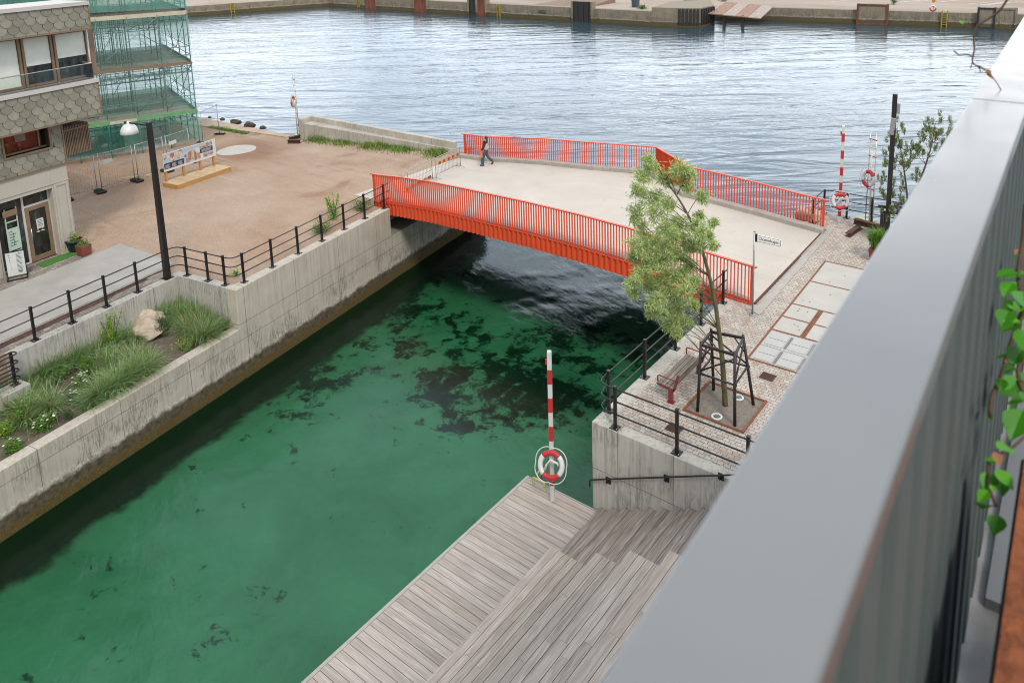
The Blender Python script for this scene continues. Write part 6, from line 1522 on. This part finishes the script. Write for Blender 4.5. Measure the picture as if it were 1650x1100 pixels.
for (px,py,s,a,z) in ((1648,412,.03,2.5,15.25),(1640,440,.05,3.6,15.22),(1632,455,.045,4.4,15.2),(1648,470,.06,4.9,15.2),(1625,500,.05,4.6,15.18),(1640,530,.06,5.4,15.15),(1648,560,.06,4.5,15.1),(1632,590,.032,4.3,15.05),(1615,610,.03,4.8,15.02),(1598,668,.018,4.4,15.0),(1645,610,.065,4.4,15.0),(1648,660,.07,4.5,15.0),(1645,520,.05,3.9,15.1),(1612,745,.028,3.4,14.98),(1600,762,.04,4.5,14.97),(1593,790,.03,4.2,14.96),(1612,770,.035,5.0,14.96),(1610,830,.04,4.6,14.95),(1622,575,.03,3.0,15.0),(1655,440,.05,4.0,15.2),(1650,600,.05,5.0,15.0)):
    bigleaf(lf,V(px,py,z),s,a,-.3+R.uniform(-.3,.3),R.uniform(.2,1))
for k in range(26):
    px,py = R.choice([(1648,420),(1640,470),(1650,540),(1640,600),(1652,650),(1605,765)]); q = V(px+R.gauss(0,11),py+R.gauss(0,26),15.0+R.uniform(-.05,.2))
    bigleaf(lf,q,R.uniform(.012,.055),R.uniform(0,6.28),R.uniform(-.9,.3),R.random())
lf.build('leaves',MAT['vine'],vt)
b = MB()
for (px,py) in ((1643,402),(1652,578),(1620,583),(1638,612),(1603,728)): bigleaf(b,V(px,py,15.1),.022,R.uniform(0,6),-.5,.5)
b.build('withered_leaves',basic('withered_leaf',(.42,.2,.08),.8),vt)
# dry twig reaching over the cap
tw = thing('dry_twig','thin dry twig with one brown leaf reaching over the balcony railing','twig',(0,2.6,15.5))
TO = Vector((0,2.6,15.5))
def T_(px,py,y=2.6): return by(px,py,y)-TO
b = MB(); b.path(smooth([T_(1650,-60),T_(1627,-8),T_(1610,18),T_(1592,31),T_(1575,42),T_(1569,60),T_(1570,80),T_(1567,101),T_(1579,108),T_(1594,117)]),[.0032]*9+[.0028]*9+[.0024]*10,7)
b.path(smooth([T_(1568,92),T_(1558,88),T_(1546,89),T_(1537,82)]),.0022,6); b.path([T_(1595,118),T_(1607,135),T_(1620,157,2.62)],.0014,5); b.path([T_(1567,100),T_(1564,110)],.0016,5); b.path([T_(1577,107),T_(1581,118)],.0014,5)
b.lathe([(.001,0),(.0045,.003),(.005,.006),(.001,.01)],tuple(T_(1578,111)),8)
b.lathe([(.001,0),(.006,.004),(.006,.008),(.001,.012)],tuple(T_(1624,-2)),8); b.build('stem',MAT['twig'],tw)
b = MB(); 
for k in range(3): bigleaf(b,T_(1588,112+k*4)+Vector((0,0,0)),.024,-.7+.3*k,-.5,.5)
b.build('dry_leaf',basic('dry_brown_leaf',(.32,.12,.03),.8,0,.2,40,.1,60),tw)
b = MB(); bigleaf(b,T_(1549,34),.018,-1.2,-.4,.7); b.build('green_leaf',MAT['vine'],tw)
# the house this balcony belongs to
hm = thing('home_building','pale apartment facade behind the balcony','building',(2.6,0,0))
b = MB(); b.box(0,9,-12,9,3.6,18); b.build('wall',basic('pale_brick_facade',(.6,.57,.52),.9,0,.2,3,.2,30),hm)

# ================================================================== LIGHT, SKY, CAMERA
SUN_EL, SUN_AZ = radians(49), radians(-110)      # direction towards the sun, azimuth measured from +X
sd = Vector((cos(SUN_EL)*cos(SUN_AZ+radians(75)),cos(SUN_EL)*sin(SUN_AZ+radians(75)),sin(SUN_EL)))
w = bpy.data.worlds.new('World'); scene.world = w; w.use_nodes = True; nt = w.node_tree; nt.nodes.clear()
def wn(t,**k):
    x = nt.nodes.new(t)
    for a,c in k.items(): setattr(x,a,c)
    return x
sky = wn('ShaderNodeTexSky',sky_type='NISHITA'); sky.sun_disc = False; sky.sun_elevation = SUN_EL; sky.sun_rotation = atan2(sd.x,sd.y); sky.dust_density = 2.5; sky.air_density = 1.0
tc = wn('ShaderNodeTexCoord'); mp = wn('ShaderNodeMapping'); mp.inputs['Scale'].default_value = (1,1,2.6); nt.links.new(tc.outputs['Generated'],mp.inputs[0])
nz = wn('ShaderNodeTexNoise'); nz.inputs['Scale'].default_value = 1.7; nz.inputs['Detail'].default_value = 6; nz.inputs['Roughness'].default_value = .55; nz.inputs['Distortion'].default_value = .6; nt.links.new(mp.outputs[0],nz.inputs['Vector'])
mr = wn('ShaderNodeMapRange',interpolation_type='SMOOTHSTEP'); mr.inputs[1].default_value = .36; mr.inputs[2].default_value = .62; mr.inputs[3].default_value = .5; mr.inputs[4].default_value = 1.0; nt.links.new(nz.outputs[0],mr.inputs[0])
cr_ = wn('ShaderNodeValToRGB'); cr_.color_ramp.elements[0].position = .35; cr_.color_ramp.elements[0].color = (.42,.52,.67,1); cr_.color_ramp.elements[1].position = .7; cr_.color_ramp.elements[1].color = (1,.985,.955,1); nt.links.new(nz.outputs[0],cr_.inputs[0])
vs_ = wn('ShaderNodeVectorMath',operation='SCALE'); nt.links.new(cr_.outputs[0],vs_.inputs[0])
dt = wn('ShaderNodeVectorMath',operation='DOT_PRODUCT'); nt.links.new(tc.outputs['Generated'],dt.inputs[0]); dt.inputs[1].default_value = (-.6,.78,0)
gn = wn('ShaderNodeMapRange'); gn.inputs[1].default_value = .2; gn.inputs[2].default_value = 1; gn.inputs[3].default_value = 12; gn.inputs[4].default_value = 23; nt.links.new(dt.outputs['Value'],gn.inputs[0]); nt.links.new(gn.outputs[0],vs_.inputs['Scale'])
mx = wn('ShaderNodeMix',data_type='RGBA'); nt.links.new(mr.outputs[0],mx.inputs[0]); nt.links.new(sky.outputs[0],mx.inputs[6]); nt.links.new(vs_.outputs[0],mx.inputs[7])
bg = wn('ShaderNodeBackground'); bg.inputs[1].default_value = .1; nt.links.new(mx.outputs[2],bg.inputs[0]); ow = wn('ShaderNodeOutputWorld'); nt.links.new(bg.outputs[0],ow.inputs[0])
sl = bpy.data.lights.new('sun','SUN'); sl.energy = 1.5; sl.angle = radians(10); sl.color = (1,.93,.81); so_ = bpy.data.objects.new('sun',sl); col.objects.link(so_)
so_.rotation_euler = (-sd).to_track_quat('-Z','Y').to_euler(); so_.location = (0,0,60)

cam = bpy.data.cameras.new('camera'); co = bpy.data.objects.new('camera',cam); col.objects.link(co); scene.camera = co
cam.sensor_width = 36; cam.sensor_fit = 'HORIZONTAL'; cam.lens = FO/1650*36; cam.clip_start = .05; cam.clip_end = 4000
cam.shift_x = (825-PX)/1650; cam.shift_y = -(550-PY)/1650
M3 = Matrix(RC); co.matrix_world = Matrix.Translation((0,0,HC)) @ M3.to_4x4()
cam.dof.use_dof = True; cam.dof.focus_distance = 27; cam.dof.aperture_fstop = 4.5
scene.view_settings.view_transform = 'Standard'; scene.view_settings.look = 'None'; scene.view_settings.exposure = .6; scene.view_settings.gamma = 1
scene.cycles.filter_width = 1.0; scene.cycles.max_bounces = 8; scene.cycles.transparent_max_bounces = 24; scene.cycles.diffuse_bounces = 3; scene.cycles.caustics_reflective = False; scene.cycles.caustics_refractive = False
